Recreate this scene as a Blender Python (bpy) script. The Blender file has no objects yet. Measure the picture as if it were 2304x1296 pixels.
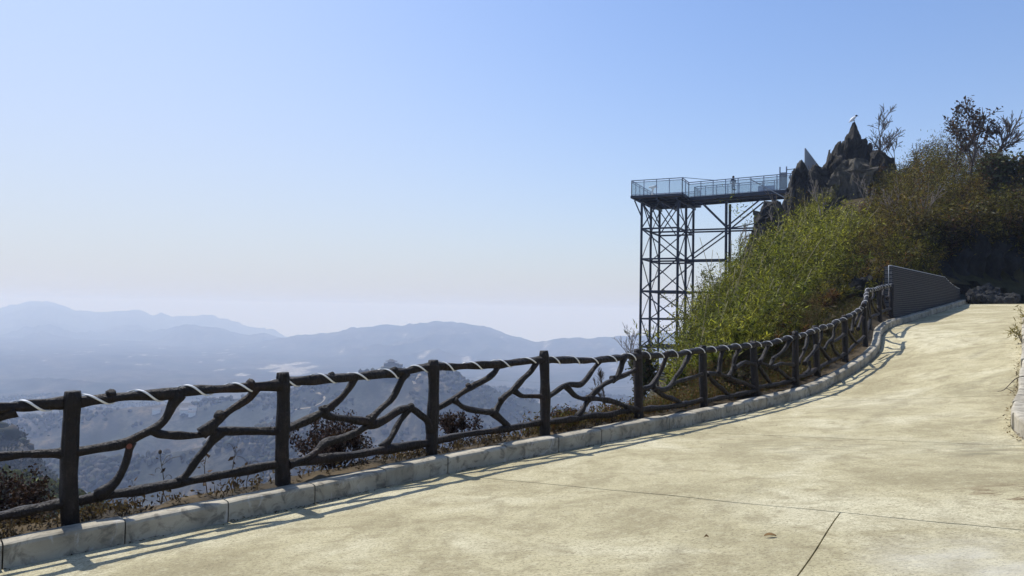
import bpy, bmesh, math, random
import numpy as np
from mathutils import Vector, Matrix

random.seed(7)
rng = np.random.default_rng(11)
R_ = math.radians
SC = bpy.context.scene
COL = SC.collection

# ------------------------------------------------------------------ camera
FPX, CX, CY = 1664.0, 1152.0, 648.0          # focal length and centre of the photograph, in its own pixels
EYE = Vector((0, 0, 1.5))
PITCH, ROLL = math.atan(50 / 1664), R_(1.0)
cam_data = bpy.data.cameras.new('camera')
cam_data.lens = 26.0
cam_data.sensor_width = 36.0
cam_data.clip_start = 0.05
cam_data.clip_end = 40000
cam = bpy.data.objects.new('camera', cam_data)
COL.objects.link(cam)
MC = Matrix.Rotation(math.pi / 2 + PITCH, 4, 'X') @ Matrix.Rotation(ROLL, 4, 'Z')
MC.translation = EYE
cam.matrix_world = MC
SC.camera = cam
MR = np.array(MC.to_3x3())
EY = np.array(EYE)

# ------------------------------------------------------------------ sky, sun, exposure
SUN_AZ, SUN_EL = R_(-40.0), R_(55.0)          # azimuth from +Y towards +X
SUN_DIR = Vector((math.sin(SUN_AZ) * math.cos(SUN_EL), math.cos(SUN_AZ) * math.cos(SUN_EL), math.sin(SUN_EL)))
world = bpy.data.worlds.new('World')
SC.world = world
world.use_nodes = True
wn = world.node_tree
wn.nodes.clear()
sky = wn.nodes.new('ShaderNodeTexSky')
sky.sky_type = 'NISHITA'
sky.sun_disc = False
sky.sun_elevation = SUN_EL
sky.sun_rotation = SUN_AZ
sky.altitude = 400
sky.air_density = 1.25
sky.dust_density = 1.6
sky.ozone_density = 4.0
bg = wn.nodes.new('ShaderNodeBackground')
SKY_S, HAZE_A, HAZE_H, HAZE_C = 0.125, 0.90, 0.125, (0.66, 0.69, 0.76)
bg.inputs['Strength'].default_value = SKY_S
wo = wn.nodes.new('ShaderNodeOutputWorld')
tint = wn.nodes.new('ShaderNodeMix'); tint.data_type = 'RGBA'; tint.blend_type = 'MULTIPLY'
tint.inputs[0].default_value = 1.0; tint.inputs[7].default_value = (0.94, 1.04, 1.25, 1)      # cool white balance of the photograph
wn.links.new(sky.outputs[0], tint.inputs[6])
# thin high haze: the sky pales evenly towards the horizon all round
wtc = wn.nodes.new('ShaderNodeTexCoord'); wsep = wn.nodes.new('ShaderNodeSeparateXYZ'); wn.links.new(wtc.outputs['Generated'], wsep.inputs[0])
def wmath(op, a, b=None):
    nd = wn.nodes.new('ShaderNodeMath'); nd.operation = op
    for i, x in enumerate((a, b)):
        if x is None: continue
        if isinstance(x, (int, float)): nd.inputs[i].default_value = x
        else: wn.links.new(x, nd.inputs[i])
    return nd.outputs[0]
el = wmath('MAXIMUM', wsep.outputs['Z'], 0.0)
wdot = wn.nodes.new('ShaderNodeVectorMath'); wdot.operation = 'DOT_PRODUCT'; wdot.inputs[1].default_value = (math.sin(SUN_AZ), math.cos(SUN_AZ), 0)
wn.links.new(wtc.outputs['Generated'], wdot.inputs[0])
side = wmath('POWER', wmath('MAXIMUM', wdot.outputs['Value'], 0.0), 5.0)                      # the haze stands higher below the sun
depth_ = wmath('MULTIPLY', wmath('ADD', wmath('MULTIPLY', side, 3.0), 1.0), -HAZE_H)
hfac = wmath('MULTIPLY', wmath('EXPONENT', wmath('DIVIDE', el, depth_)), HAZE_A)
hmix = wn.nodes.new('ShaderNodeMix'); hmix.data_type = 'RGBA'; hmix.inputs[7].default_value = tuple(x / SKY_S for x in HAZE_C) + (1,)
wn.links.new(hfac, hmix.inputs[0]); wn.links.new(tint.outputs[2], hmix.inputs[6])
wn.links.new(hmix.outputs[2], bg.inputs['Color'])
wn.links.new(bg.outputs[0], wo.inputs['Surface'])
sun_data = bpy.data.lights.new('sun', 'SUN')
sun_data.energy = 4.9
sun_data.angle = R_(0.53)
sun_data.color = (1.0, 0.97, 0.93)
sun = bpy.data.objects.new('sun', sun_data)
COL.objects.link(sun)
sun.rotation_euler = (-SUN_DIR).to_track_quat('-Z', 'Y').to_euler()
SC.view_settings.view_transform = 'Standard'
SC.view_settings.look = 'None'
SC.view_settings.exposure = 0.0
SC.view_settings.gamma = 1.0
SC.view_settings.use_curve_mapping = False
SC.cycles.use_denoising = True
SC.cycles.max_bounces = 8
SC.cycles.transparent_max_bounces = 24
SC.cycles.volume_bounces = 1

# ------------------------------------------------------------------ helpers
def bp(px, py, d):
    """world point seen at photograph pixel (px, py) at depth d along the view axis"""
    v = np.array([(px - CX) / FPX, -(py - CY) / FPX, -1.0]) * d
    return MR @ v + EY

def ray(px, py):
    return MR @ np.array([(px - CX) / FPX, -(py - CY) / FPX, -1.0])

def proj(p):
    v = MR.T @ (np.asarray(p, float) - EY)
    return CX + FPX * v[0] / -v[2], CY - FPX * v[1] / -v[2], -v[2]

def tag(o, label=None, cat=None, group=None, kind=None):
    if label: o['label'] = label
    if cat: o['category'] = cat
    if group: o['group'] = group
    if kind: o['kind'] = kind
    return o

def empty(name, loc=(0, 0, 0)):
    o = bpy.data.objects.new(name, None)
    COL.objects.link(o)
    o.location = loc
    o.empty_display_size = 0.2
    return o

def mesh_data(name, V, F, mat, smooth=False, col=None):
    V = np.asarray(V, np.float32).reshape(-1, 3)
    me = bpy.data.meshes.new(name)
    if isinstance(F, np.ndarray):
        n, k = F.shape
        me.vertices.add(len(V)); me.vertices.foreach_set('co', V.ravel())
        me.loops.add(n * k); me.loops.foreach_set('vertex_index', F.astype(np.int32).ravel())
        me.polygons.add(n)
        me.polygons.foreach_set('loop_start', np.arange(0, n * k, k, dtype=np.int32))
        me.polygons.foreach_set('loop_total', np.full(n, k, np.int32))
        me.update(calc_edges=True)
    else:
        me.from_pydata([tuple(map(float, v)) for v in V], [], F)
        me.update()
    if smooth:
        me.polygons.foreach_set('use_smooth', np.ones(len(me.polygons), bool))
    if col is not None:
        c = np.ones((len(V), 4), np.float32); c[:, :3] = col
        a = me.color_attributes.new('Col', 'FLOAT_COLOR', 'POINT')
        a.data.foreach_set('color', c.ravel())
    if mat: me.materials.append(mat)
    return me

def obj(name, V, F, mat, parent=None, smooth=False, col=None):
    """one mesh object; V in world coordinates, re-based on the parent's location"""
    V = np.asarray(V, float).reshape(-1, 3)
    if parent is not None:
        V = V - np.array(parent.location)
        if parent.parent is not None: V = V - np.array(parent.parent.location)
    o = bpy.data.objects.new(name, mesh_data(name, V, F, mat, smooth, col))
    COL.objects.link(o)
    if parent is not None: o.parent = parent
    return o

class MB:
    """collects shapes that belong to one part"""
    def __init__(s): s.v = []; s.f = []; s.n = 0
    def add(s, V, F):
        V = np.asarray(V, float).reshape(-1, 3)
        s.v.append(V); s.f += [tuple(int(i) + s.n for i in f) for f in F]; s.n += len(V)
        return s
    def build(s, name, mat, parent=None, smooth=False):
        return obj(name, np.concatenate(s.v), s.f, mat, parent, smooth)

BOXF = [(0, 3, 2, 1), (4, 5, 6, 7), (0, 1, 5, 4), (1, 2, 6, 5), (2, 3, 7, 6), (3, 0, 4, 7)]
def box(c, ax, ay, az, sx, sy, sz):
    c, ax, ay, az = (np.asarray(a, float) for a in (c, ax, ay, az))
    P = [c + ax * sx * a / 2 + ay * sy * b / 2 + az * sz * e / 2 for e in (-1, 1) for a, b in ((-1, -1), (1, -1), (1, 1), (-1, 1))]
    return np.array(P), BOXF

UP = np.array([0, 0, 1.0])
def bar(p, q, w, h=None):
    """square bar from p to q"""
    p, q = np.asarray(p, float), np.asarray(q, float)
    d = q - p; L = np.linalg.norm(d); d = d / L
    s = np.cross(d, UP)
    s = np.array([1.0, 0, 0]) if np.linalg.norm(s) < 1e-3 else s / np.linalg.norm(s)
    u = np.cross(s, d)
    return box((p + q) / 2, d, s, u, L, w, h or w)

def catmull(P, n):
    P = np.asarray(P, float)
    if len(P) == 2:
        t = np.linspace(0, 1, n)[:, None]; return P[0] * (1 - t) + P[1] * t
    Q = np.vstack([2 * P[0] - P[1], P, 2 * P[-1] - P[-2]])
    seg = np.linspace(0, len(P) - 1 - 1e-9, n)
    i = seg.astype(int); t = (seg - i)[:, None]
    a, b, c, d = Q[i], Q[i + 1], Q[i + 2], Q[i + 3]
    return 0.5 * (2 * b + (c - a) * t + (2 * a - 5 * b + 4 * c - d) * t ** 2 + (3 * b - a - 3 * c + d) * t ** 3)

def tube(P, r, sides=8, cap=True, rough=0.0, seed=0):
    P = np.asarray(P, float); n = len(P)
    r = np.broadcast_to(np.asarray(r, float), (n,))
    T = np.gradient(P, axis=0); T /= np.linalg.norm(T, axis=1)[:, None] + 1e-12
    ref = np.array([0, 0, 1.0]) if abs(T[:, 2]).mean() < 0.8 else np.array([0.3, 1.0, 0])
    S = np.cross(T, ref); S /= np.linalg.norm(S, axis=1)[:, None] + 1e-12
    U = np.cross(S, T)
    a = np.linspace(0, 2 * math.pi, sides, endpoint=False)
    rr = r[:, None] * np.ones(sides)
    if rough:
        g = np.random.default_rng(seed)
        lob = g.normal(0, rough, (max(4, n // 4), sides))
        idx = np.linspace(0, len(lob) - 1.001, n); i0 = idx.astype(int); f = (idx - i0)[:, None]
        rr = rr * (1 + lob[i0] * (1 - f) + lob[i0 + 1] * f)
    V = P[:, None] + rr[..., None] * (np.cos(a)[None, :, None] * S[:, None] + np.sin(a)[None, :, None] * U[:, None])
    V = V.reshape(-1, 3)
    i = np.arange(n - 1)[:, None] * sides; j = np.arange(sides)[None]; k = (j + 1) % sides
    F = np.stack([i + j, i + k, i + sides + k, i + sides + j], -1).reshape(-1, 4).tolist()
    if cap:
        F.append(list(range(sides))[::-1]); F.append([(n - 1) * sides + q for q in range(sides)])
    return V, F

def hash2(ix, iy, s):
    h = (ix.astype(np.int64) * 374761393 + iy.astype(np.int64) * 668265263 + s * 69069) & 0x7fffffff
    h = ((h ^ (h >> 13)) * 1274126177) & 0x7fffffff
    return ((h ^ (h >> 16)) & 0xffff) / 65535.0
def noise2(x, y, s=0):
    x, y = np.asarray(x, float), np.asarray(y, float)
    ix, iy = np.floor(x), np.floor(y); fx, fy = x - ix, y - iy
    fx, fy = fx * fx * (3 - 2 * fx), fy * fy * (3 - 2 * fy)
    a, b, c, d = hash2(ix, iy, s), hash2(ix + 1, iy, s), hash2(ix, iy + 1, s), hash2(ix + 1, iy + 1, s)
    return ((a * (1 - fx) + b * fx) * (1 - fy) + (c * (1 - fx) + d * fx) * fy) * 2 - 1
def fbm(x, y, s=0, o=4):
    t = 0; a = 1.0
    for k in range(o):
        t = t + a * noise2(x * 2 ** k, y * 2 ** k, s + k * 17); a *= 0.5
    return t

# ------------------------------------------------------------------ materials
class NT:
    def __init__(s, name):
        s.m = bpy.data.materials.new(name); s.m.use_nodes = True
        s.t = s.m.node_tree; s.n = s.t.nodes; s.n.clear()
        s.out = s.n.new('ShaderNodeOutputMaterial')
    def node(s, kind, **kw):
        nd = s.n.new(kind)
        for k, v in kw.items():
            if hasattr(nd, k): setattr(nd, k, v)
        return nd
    def link(s, a, b): s.t.links.new(a, b)
    def pos(s): return s.node('ShaderNodeNewGeometry').outputs['Position']
    def noise(s, scale, detail=4, rough=0.55, vec=None, dist=0.0):
        nd = s.node('ShaderNodeTexNoise')
        nd.inputs['Scale'].default_value = scale; nd.inputs['Detail'].default_value = detail
        nd.inputs['Roughness'].default_value = rough; nd.inputs['Distortion'].default_value = dist
        s.link(vec if vec is not None else s.pos(), nd.inputs['Vector'])
        return nd.outputs['Fac']
    def ramp(s, fac, stops):
        nd = s.node('ShaderNodeValToRGB'); e = nd.color_ramp.elements
        while len(e) < len(stops): e.new(0.5)
        for el, (p, c) in zip(e, stops):
            el.position = p; el.color = (*c, 1) if len(c) == 3 else c
        s.link(fac, nd.inputs[0]); return nd.outputs[0]
    def mapr(s, v, a, b, c, d):
        nd = s.node('ShaderNodeMapRange')
        for k, x in zip(('From Min', 'From Max', 'To Min', 'To Max'), (a, b, c, d)): nd.inputs[k].default_value = x
        s.link(v, nd.inputs['Value']); return nd.outputs[0]
    def math(s, op, a, b=None):
        nd = s.node('ShaderNodeMath', operation=op)
        for i, x in enumerate((a, b)):
            if x is None: continue
            if isinstance(x, (int, float)): nd.inputs[i].default_value = x
            else: s.link(x, nd.inputs[i])
        return nd.outputs[0]
    def mix(s, fac, a, b, mode='MIX'):
        nd = s.node('ShaderNodeMix', data_type='RGBA', blend_type=mode)
        for sock, x in ((nd.inputs[0], fac), (nd.inputs[6], a), (nd.inputs[7], b)):
            if isinstance(x, (int, float)): sock.default_value = x
            elif isinstance(x, tuple): sock.default_value = (*x, 1)
            else: s.link(x, sock)
        return nd.outputs[2]
    def scale(s, vec, sc, rot=(0, 0, 0)):
        nd = s.node('ShaderNodeMapping'); nd.inputs['Scale'].default_value = sc; nd.inputs['Rotation'].default_value = rot
        s.link(vec, nd.inputs['Vector']); return nd.outputs[0]
    def bump(s, h, strength=0.3, dist=0.02):
        nd = s.node('ShaderNodeBump'); nd.inputs['Strength'].default_value = strength; nd.inputs['Distance'].default_value = dist
        s.link(h, nd.inputs['Height']); return nd.outputs[0]
    def bsdf(s, col, rough=0.8, normal=None, metal=0.0, spec=0.4):
        nd = s.node('ShaderNodeBsdfPrincipled')
        for k, x in (('Base Color', col), ('Roughness', rough), ('Metallic', metal), ('Specular IOR Level', spec)):
            if isinstance(x, (int, float)): nd.inputs[k].default_value = x
            elif isinstance(x, tuple): nd.inputs[k].default_value = (*x, 1)
            else: s.link(x, nd.inputs[k])
        if normal is not None: s.link(normal, nd.inputs['Normal'])
        return nd.outputs[0]
    def done(s, sh): s.link(sh, s.out.inputs['Surface']); return s.m
    def attr(s, name='Col'):
        nd = s.node('ShaderNodeAttribute'); nd.attribute_name = name; return nd.outputs['Color']
    def rnd(s): return s.node('ShaderNodeObjectInfo').outputs['Random']

def plain(name, col, rough=0.7, metal=0.0, var=0.15, scale=8.0, bump=0.0):
    t = NT(name); n = t.noise(scale, 5)
    c = t.mix(n, tuple(x * (1 - var) for x in col), tuple(min(1, x * (1 + var)) for x in col))
    return t.done(t.bsdf(c, rough, t.bump(n, bump, 0.01) if bump else None, metal))

def m_road():
    t = NT('road_concrete'); p = t.pos()
    big = t.noise(0.55, 5, 0.6, p, 0.6); mid = t.noise(2.6, 6, 0.65, p, 0.8); fine = t.noise(60, 4, 0.7, p)
    # texturing strokes run across the road
    st = t.noise(6, 6, 0.75, t.scale(p, (1.0, 7.0, 1.0), (0, 0, R_(20))), 0.5)
    st2 = t.noise(16, 5, 0.75, t.scale(p, (1.0, 5.0, 1.0), (0, 0, R_(12))), 0.3)
    pit = t.noise(38, 5, 0.8, t.scale(p, (1.0, 2.2, 1.0), (0, 0, R_(15))))
    c = t.ramp(big, [(0.36, (0.40, 0.348, 0.20)), (0.5, (0.56, 0.497, 0.298)), (0.64, (0.70, 0.64, 0.425))])
    c = t.mix(t.mapr(mid, 0.46, 0.66, 0, 0.7), c, (0.31, 0.26, 0.145))
    c = t.mix(t.mapr(st, 0.52, 0.70, 0, 0.55), c, (0.30, 0.25, 0.145))
    c = t.mix(t.mapr(st2, 0.55, 0.66, 0, 0.65), c, (0.22, 0.18, 0.10))
    c = t.mix(t.mapr(t.noise(11, 5, 0.7, p), 0.52, 0.68, 0, 0.45), c, (0.66, 0.605, 0.395))
    c = t.mix(t.mapr(pit, 0.53, 0.62, 0, 0.9), c, (0.15, 0.118, 0.062))
    c = t.mix(t.mapr(fine, 0.54, 0.64, 0, 0.6), c, (0.2, 0.165, 0.1))
    slab = t.rnd()
    c = t.mix(t.mapr(slab, 0, 1, 0.0, 0.10), c, (0.42, 0.36, 0.22))
    def spot(x, y, z, rad, col, gain, sc, lo=0.45, hi=0.6):
        nonlocal c
        vm = t.node('ShaderNodeVectorMath', operation='DISTANCE'); t.link(p, vm.inputs[0]); vm.inputs[1].default_value = (x, y, z)
        m = t.mapr(vm.outputs['Value'], rad * 0.35, rad, 1, 0)
        nn = t.mapr(t.noise(sc, 5, 0.65, t.scale(p, (1, 2.6, 1), (0, 0, R_(25)))), lo, hi, 0, 1)
        c = t.mix(t.math('MULTIPLY', t.math('MULTIPLY', m, nn), gain), c, col)
    SPOTS(spot)
    # faint tyre tracks following the bend
    for rr in (39.2, 40.75):
        vm = t.node('ShaderNodeVectorMath', operation='DISTANCE'); t.link(t.scale(p, (1, 1, 0)), vm.inputs[0]); vm.inputs[1].default_value = (36.8, -14.8, 0)
        tr = t.mapr(t.math('ABSOLUTE', t.math('SUBTRACT', vm.outputs['Value'], rr)), 0.04, 0.17, 1, 0)
        c = t.mix(t.math('MULTIPLY', tr, t.mapr(t.noise(1.1, 4, 0.6, p), 0.42, 0.62, 0, 0.34)), c, (0.20, 0.17, 0.105))
    h = t.math('ADD', t.math('MULTIPLY', pit, -0.9), t.math('ADD', t.math('MULTIPLY', st2, -0.9), t.math('MULTIPLY', st, -0.6)))
    return t.done(t.bsdf(c, 0.92, t.bump(h, 0.8, 0.014), 0, 0.2))

def SPOTS(spot):
    for (px, py, d, rad, col, g, sc, lo, hi) in (
        (2330, 1092, 5.75, 0.62, (0.14, 0.08, 0.035), 0.8, 4.5, 0.5, 0.56),
        (2230, 1275, 4.2, 0.8, (0.60, 0.57, 0.47), 0.55, 1.5, 0.3, 0.6),
        (2200, 985, 8.2, 1.0, (0.20, 0.18, 0.11), 0.75, 2.0, 0.4, 0.7),
        (2260, 815, 13.0, 1.3, (0.20, 0.18, 0.11), 0.8, 1.5, 0.4, 0.7),
        (1800, 1010, 9.0, 1.3, (0.24, 0.21, 0.13), 0.6, 2.2, 0.45, 0.7),
        (1950, 880, 13.0, 1.6, (0.3, 0.26, 0.17), 0.5, 1.2, 0.4, 0.7)):
        q = bp(px, py, d); spot(q[0], q[1], q[2], rad, col, g, sc, lo, hi)

def m_kerb():
    t = NT('kerb_concrete'); p = t.pos()
    big = t.noise(1.7, 5, 0.6, p, 0.5); mid = t.noise(7, 6, 0.65, p, 1.0); fine = t.noise(70, 3, 0.6, p)
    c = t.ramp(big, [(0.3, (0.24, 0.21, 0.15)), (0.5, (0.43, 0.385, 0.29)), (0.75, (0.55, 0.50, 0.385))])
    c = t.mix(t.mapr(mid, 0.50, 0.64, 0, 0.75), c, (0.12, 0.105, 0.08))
    c = t.mix(t.mapr(t.noise(5, 5, 0.6, t.scale(p, (1, 1, 0.6)), 1.5), 0.62, 0.70, 0, 0.5), c, (0.58, 0.56, 0.51))
    c = t.mix(t.mapr(t.rnd(), 0, 1, 0, 0.3), c, (0.26, 0.235, 0.18))
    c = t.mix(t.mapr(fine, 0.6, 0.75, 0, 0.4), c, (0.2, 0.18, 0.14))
    return t.done(t.bsdf(c, 0.9, t.bump(t.math('ADD', mid, t.math('MULTIPLY', fine, 0.4)), 0.35, 0.012), 0, 0.25))

def m_bark():
    t = NT('moulded_concrete_bark'); p = t.pos()
    n = t.noise(9, 6, 0.65, t.scale(p, (1, 1, 1))); f = t.noise(45, 5, 0.7, p)
    v = t.noise(22, 4, 0.6, t.scale(p, (1.0, 1.0, 0.16)))
    c = t.ramp(n, [(0.3, (0.008, 0.006, 0.005)), (0.55, (0.016, 0.0115, 0.009)), (0.78, (0.042, 0.031, 0.024))])
    c = t.mix(t.mapr(f, 0.58, 0.72, 0, 0.45), c, (0.10, 0.078, 0.06))
    c = t.mix(t.mapr(t.noise(2.3, 4, 0.6, p), 0.55, 0.72, 0, 0.5), c, (0.055, 0.028, 0.018))
    c = t.mix(t.mapr(v, 0.35, 0.5, 0.55, 0), c, (0.008, 0.006, 0.005))
    h = t.math('ADD', v, t.math('ADD', n, t.math('MULTIPLY', f, 0.4)))
    return t.done(t.bsdf(c, 0.55, t.bump(h, 1.0, 0.03), 0, 0.28))

def m_rock(name, dark, light, sc=1.0):
    t = NT(name); p = t.pos()
    n = t.noise(0.7 * sc, 7, 0.7, p, 0.6); s = t.noise(1.6 * sc, 6, 0.7, t.scale(p, (2.2, 2.2, 0.5), (0.25, 0.2, 0)))
    c = t.ramp(n, [(0.3, dark), (0.7, light)])
    c = t.mix(t.mapr(s, 0.5, 0.72, 0, 0.75), c, tuple(x * 0.35 for x in dark))
    c = t.mix(t.mapr(t.noise(3 * sc, 5, 0.7, p), 0.6, 0.75, 0, 0.5), c, tuple(x * 1.5 for x in light))
    return t.done(t.bsdf(c, 0.9, t.bump(t.math('ADD', n, s), 1.0, 0.35 / sc), 0, 0.2))

def m_leaf(name, trans=0.45, rough=0.55):
    t = NT(name); c = t.attr()
    d = t.bsdf(c, rough, None, 0, 0.12)
    tr = t.node('ShaderNodeBsdfTranslucent'); t.link(t.mix(1.0, c, (1.3, 1.25, 0.7), 'MULTIPLY'), tr.inputs['Color'])
    mx = t.node('ShaderNodeMixShader'); mx.inputs[0].default_value = trans
    t.link(d, mx.inputs[1]); t.link(tr.outputs[0], mx.inputs[2])
    return t.done(mx.outputs[0])

def m_vcol(name, rough=0.95, sc=0.5, amt=0.35, bump=0.0, bd=0.1):
    t = NT(name); c = t.attr(); n = t.noise(sc, 7, 0.7)
    c = t.mix(amt, c, t.ramp(n, [(0.3, (0.35, 0.35, 0.35)), (0.7, (1.5, 1.5, 1.5))]), 'MULTIPLY')
    return t.done(t.bsdf(c, rough, t.bump(n, bump, bd) if bump else None, 0, 0.1))

def m_land():
    t = NT('far_land'); c = t.attr(); n = t.noise(0.03, 8, 0.75); f = t.noise(0.16, 5, 0.75)
    c = t.mix(0.75, c, t.ramp(n, [(0.32, (0.35, 0.38, 0.36)), (0.68, (1.5, 1.45, 1.4))]), 'MULTIPLY')
    c = t.mix(t.mapr(f, 0.45, 0.56, 0, 0.75), c, (0.026, 0.030, 0.028))
    return t.done(t.bsdf(c, 1.0, None, 0, 0.0))

def m_glass():
    t = NT('clear_glass')
    tr = t.node('ShaderNodeBsdfTransparent'); tr.inputs[0].default_value = (0.90, 0.94, 0.95, 1)
    g = t.bsdf((0.70, 0.76, 0.78), 0.3, None, 0, 0.5)
    mx = t.node('ShaderNodeMixShader'); mx.inputs[0].default_value = 0.22
    t.link(tr.outputs[0], mx.inputs[1]); t.link(g, mx.inputs[2])
    return t.done(mx.outputs[0])

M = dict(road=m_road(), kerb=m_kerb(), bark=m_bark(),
    rock=m_rock('dark_crag_rock', (0.030, 0.027, 0.024), (0.085, 0.076, 0.060), 1.0),
    cliff=m_rock('cut_rock_face', (0.014, 0.014, 0.013), (0.045, 0.044, 0.04), 1.2),
    stone=m_rock('rubble_stone', (0.025, 0.025, 0.025), (0.075, 0.075, 0.072), 3.0),
    paler=m_rock('weathered_rock', (0.055, 0.048, 0.036), (0.15, 0.132, 0.098), 1.0),
    leaf=m_leaf('leaf', 0.38, 0.5), dryleaf=m_leaf('dry_leaf', 0.2, 0.7),
    soil=m_vcol('soil', 0.97, 3.0, 0.6, 0.6, 0.06), land=m_land(),
    forest=m_leaf('far_forest_canopy', 0.15, 0.9),
    twig=plain('twig_bark', (0.075, 0.055, 0.04), 0.85, 0, 0.4, 20),
    palebark=plain('grey_twig_bark', (0.20, 0.165, 0.13), 0.85, 0, 0.35, 12),
    steel=plain('dark_painted_steel', (0.018, 0.024, 0.042), 0.45, 0.0, 0.25, 3.0),
    rail=plain('stainless_rail', (0.16, 0.19, 0.25), 0.35, 0.6, 0.1, 3.0),
    deck=plain('underside_boards', (0.36, 0.30, 0.26), 0.8, 0, 0.15, 2.0),
    white=plain('white_paint', (0.80, 0.80, 0.78), 0.5, 0, 0.04),
    strip=plain('white_plastic_strip', (0.78, 0.77, 0.73), 0.35, 0, 0.06, 6.0),
    dirt=plain('dark_dirt', (0.06, 0.05, 0.035), 0.95, 0, 0.5, 12, 0.6),
    glass=m_glass(), lampglass=plain('dark_lens', (0.02, 0.02, 0.025), 0.2),
    brick=plain('grey_brick', (0.050, 0.049, 0.050), 0.9, 0, 0.5, 7.0, 0.3),
    mortar=plain('grey_mortar', (0.20, 0.19, 0.18), 0.95, 0, 0.2, 9.0),
    galv=plain('galvanised_steel', (0.27, 0.285, 0.30), 0.4, 0.3, 0.1),
    redmark=plain('red_brown_cut', (0.16, 0.05, 0.03), 0.8, 0, 0.3, 40),
    gold=plain('dry_brown_litter', (0.24, 0.14, 0.05), 0.9, 0, 0.5, 30, 0.5))

# ------------------------------------------------------------------ the fence line, measured: post foot, post head, depth
POSTS = [((157, 1172), (161, 880), 6.27), ((637, 1083), (636, 838), 7.47), ((972, 1018), (975, 810), 8.8), ((1227, 974), (1225, 789), 9.9),
    ((1438, 938), (1435, 785), 11.4), ((1584, 912), (1581, 777), 12.9), ((1702, 888), (1694, 767), 14.3), ((1791, 865), (1789, 745), 15.4),
    ((1841, 846), (1833, 733), 16.5), ((1903, 812), (1900, 709), 17.8), ((1947, 777), (1944, 677), 19.2), ((1957, 740), (1951, 648), 20.9),
    ((1979, 722), (1979, 643), 22.6), ((2005, 716), (2006, 639), 24.2)]
PB = [bp(*b, d) for b, t, d in POSTS]; PT = [bp(*t, d) for b, t, d in POSTS]
p0 = 2 * PB[0] - PB[1]; PB.insert(0, p0); PT.insert(0, p0 + (PT[0] - PB[1]))
WDIR = np.array([0.652, 0.758, 0]); WN = np.array([-0.758, 0.652, 0])
W0 = PB[-1] + WDIR * 0.15; WLEN = 11.6
W1 = W0 + WDIR * WLEN; W1[2] = 1.5 + 0.86
ext = [PB[0] + (PB[0] - PB[1]) * k for k in (4, 3, 2, 1)]
for k, e in enumerate(ext): e[2] = PB[0][2] - 0.03 * (4 - k)
wall_pts = [W0 + WDIR * s + np.array([0, 0, (W1[2] - PB[-1][2]) * (s / WLEN)]) for s in (1.5, 4.0, 7.0, 9.5, WLEN)]
FPTS = np.array(ext + PB + wall_pts)
F = catmull(FPTS, 2400)
F[:, 2] = np.convolve(np.pad(F[:, 2], 60, 'edge'), np.ones(121) / 121, 'valid')
T2 = np.gradient(F[:, :2], axis=0); T2 /= np.linalg.norm(T2, axis=1)[:, None]
T2 = np.stack([np.convolve(np.pad(T2[:, k], 40, 'edge'), np.ones(81) / 81, 'valid') for k in (0, 1)], 1)
T2 /= np.linalg.norm(T2, axis=1)[:, None]
N2 = np.stack([T2[:, 1], -T2[:, 0]], 1)                       # towards the road
def off(s, dz=0.0):
    o = F.copy(); o[:, :2] += N2 * s; o[:, 2] += dz; return o
KH = 0.20
KR = off(0.30, -KH)                                            # foot of the kerb on the road side
ARC = np.concatenate([[0], np.cumsum(np.linalg.norm(np.diff(KR[:, :2], axis=0), axis=1))])
def k_at(arr, s):
    return np.stack([np.interp(s, ARC, arr[:, k]) for k in range(arr.shape[1])], -1)
KPX = np.array([proj(p)[0] if p[1] > 1 else -9e9 for p in KR])
def arc_px(px, lo=0):
    i = np.argmax((KPX >= px) & (np.arange(len(KPX)) >= lo)); return ARC[i]

# ------------------------------------------------------------------ road
RPTS = [((3.4, -6.0), -1.15), ((5.6, 2.9), -1.10), ((5.84, 8.2), -1.40), ((8.24, 12.0), -1.23), ((9.94, 14.4), -0.78), ((14.45, 20.8), 0.02), ((22.6, 31.4), 0.66)]
S_L = [0.3, arc_px(1000), arc_px(1490), arc_px(1762), arc_px(1968), arc_px(2030), ARC[-1]]
RP = np.array([(x, y, z + 1.5) for (x, y), z in RPTS])
RD = catmull(RP, 601)
def road_pt(v, u):
    """v: station 0..6 (joints at whole numbers), u: 0 left kerb .. 1 right kerb"""
    v, u = np.broadcast_arrays(np.asarray(v, float), np.asarray(u, float))
    sl = np.interp(v, np.arange(7), S_L)
    L = k_at(KR, sl); Rr = np.stack([np.interp(v, np.linspace(0, 6, 601), RD[:, k]) for k in range(3)], -1)
    P = L * (1 - u[..., None]) + Rr * u[..., None]
    return P
road = empty('road'); tag(road, kind='structure')
def grid_faces(n, m):
    i = np.arange(n - 1)[:, None] * m + np.arange(m - 1)[None]
    return np.stack([i, i + 1, i + m + 1, i + m], -1).reshape(-1, 4)
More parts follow.
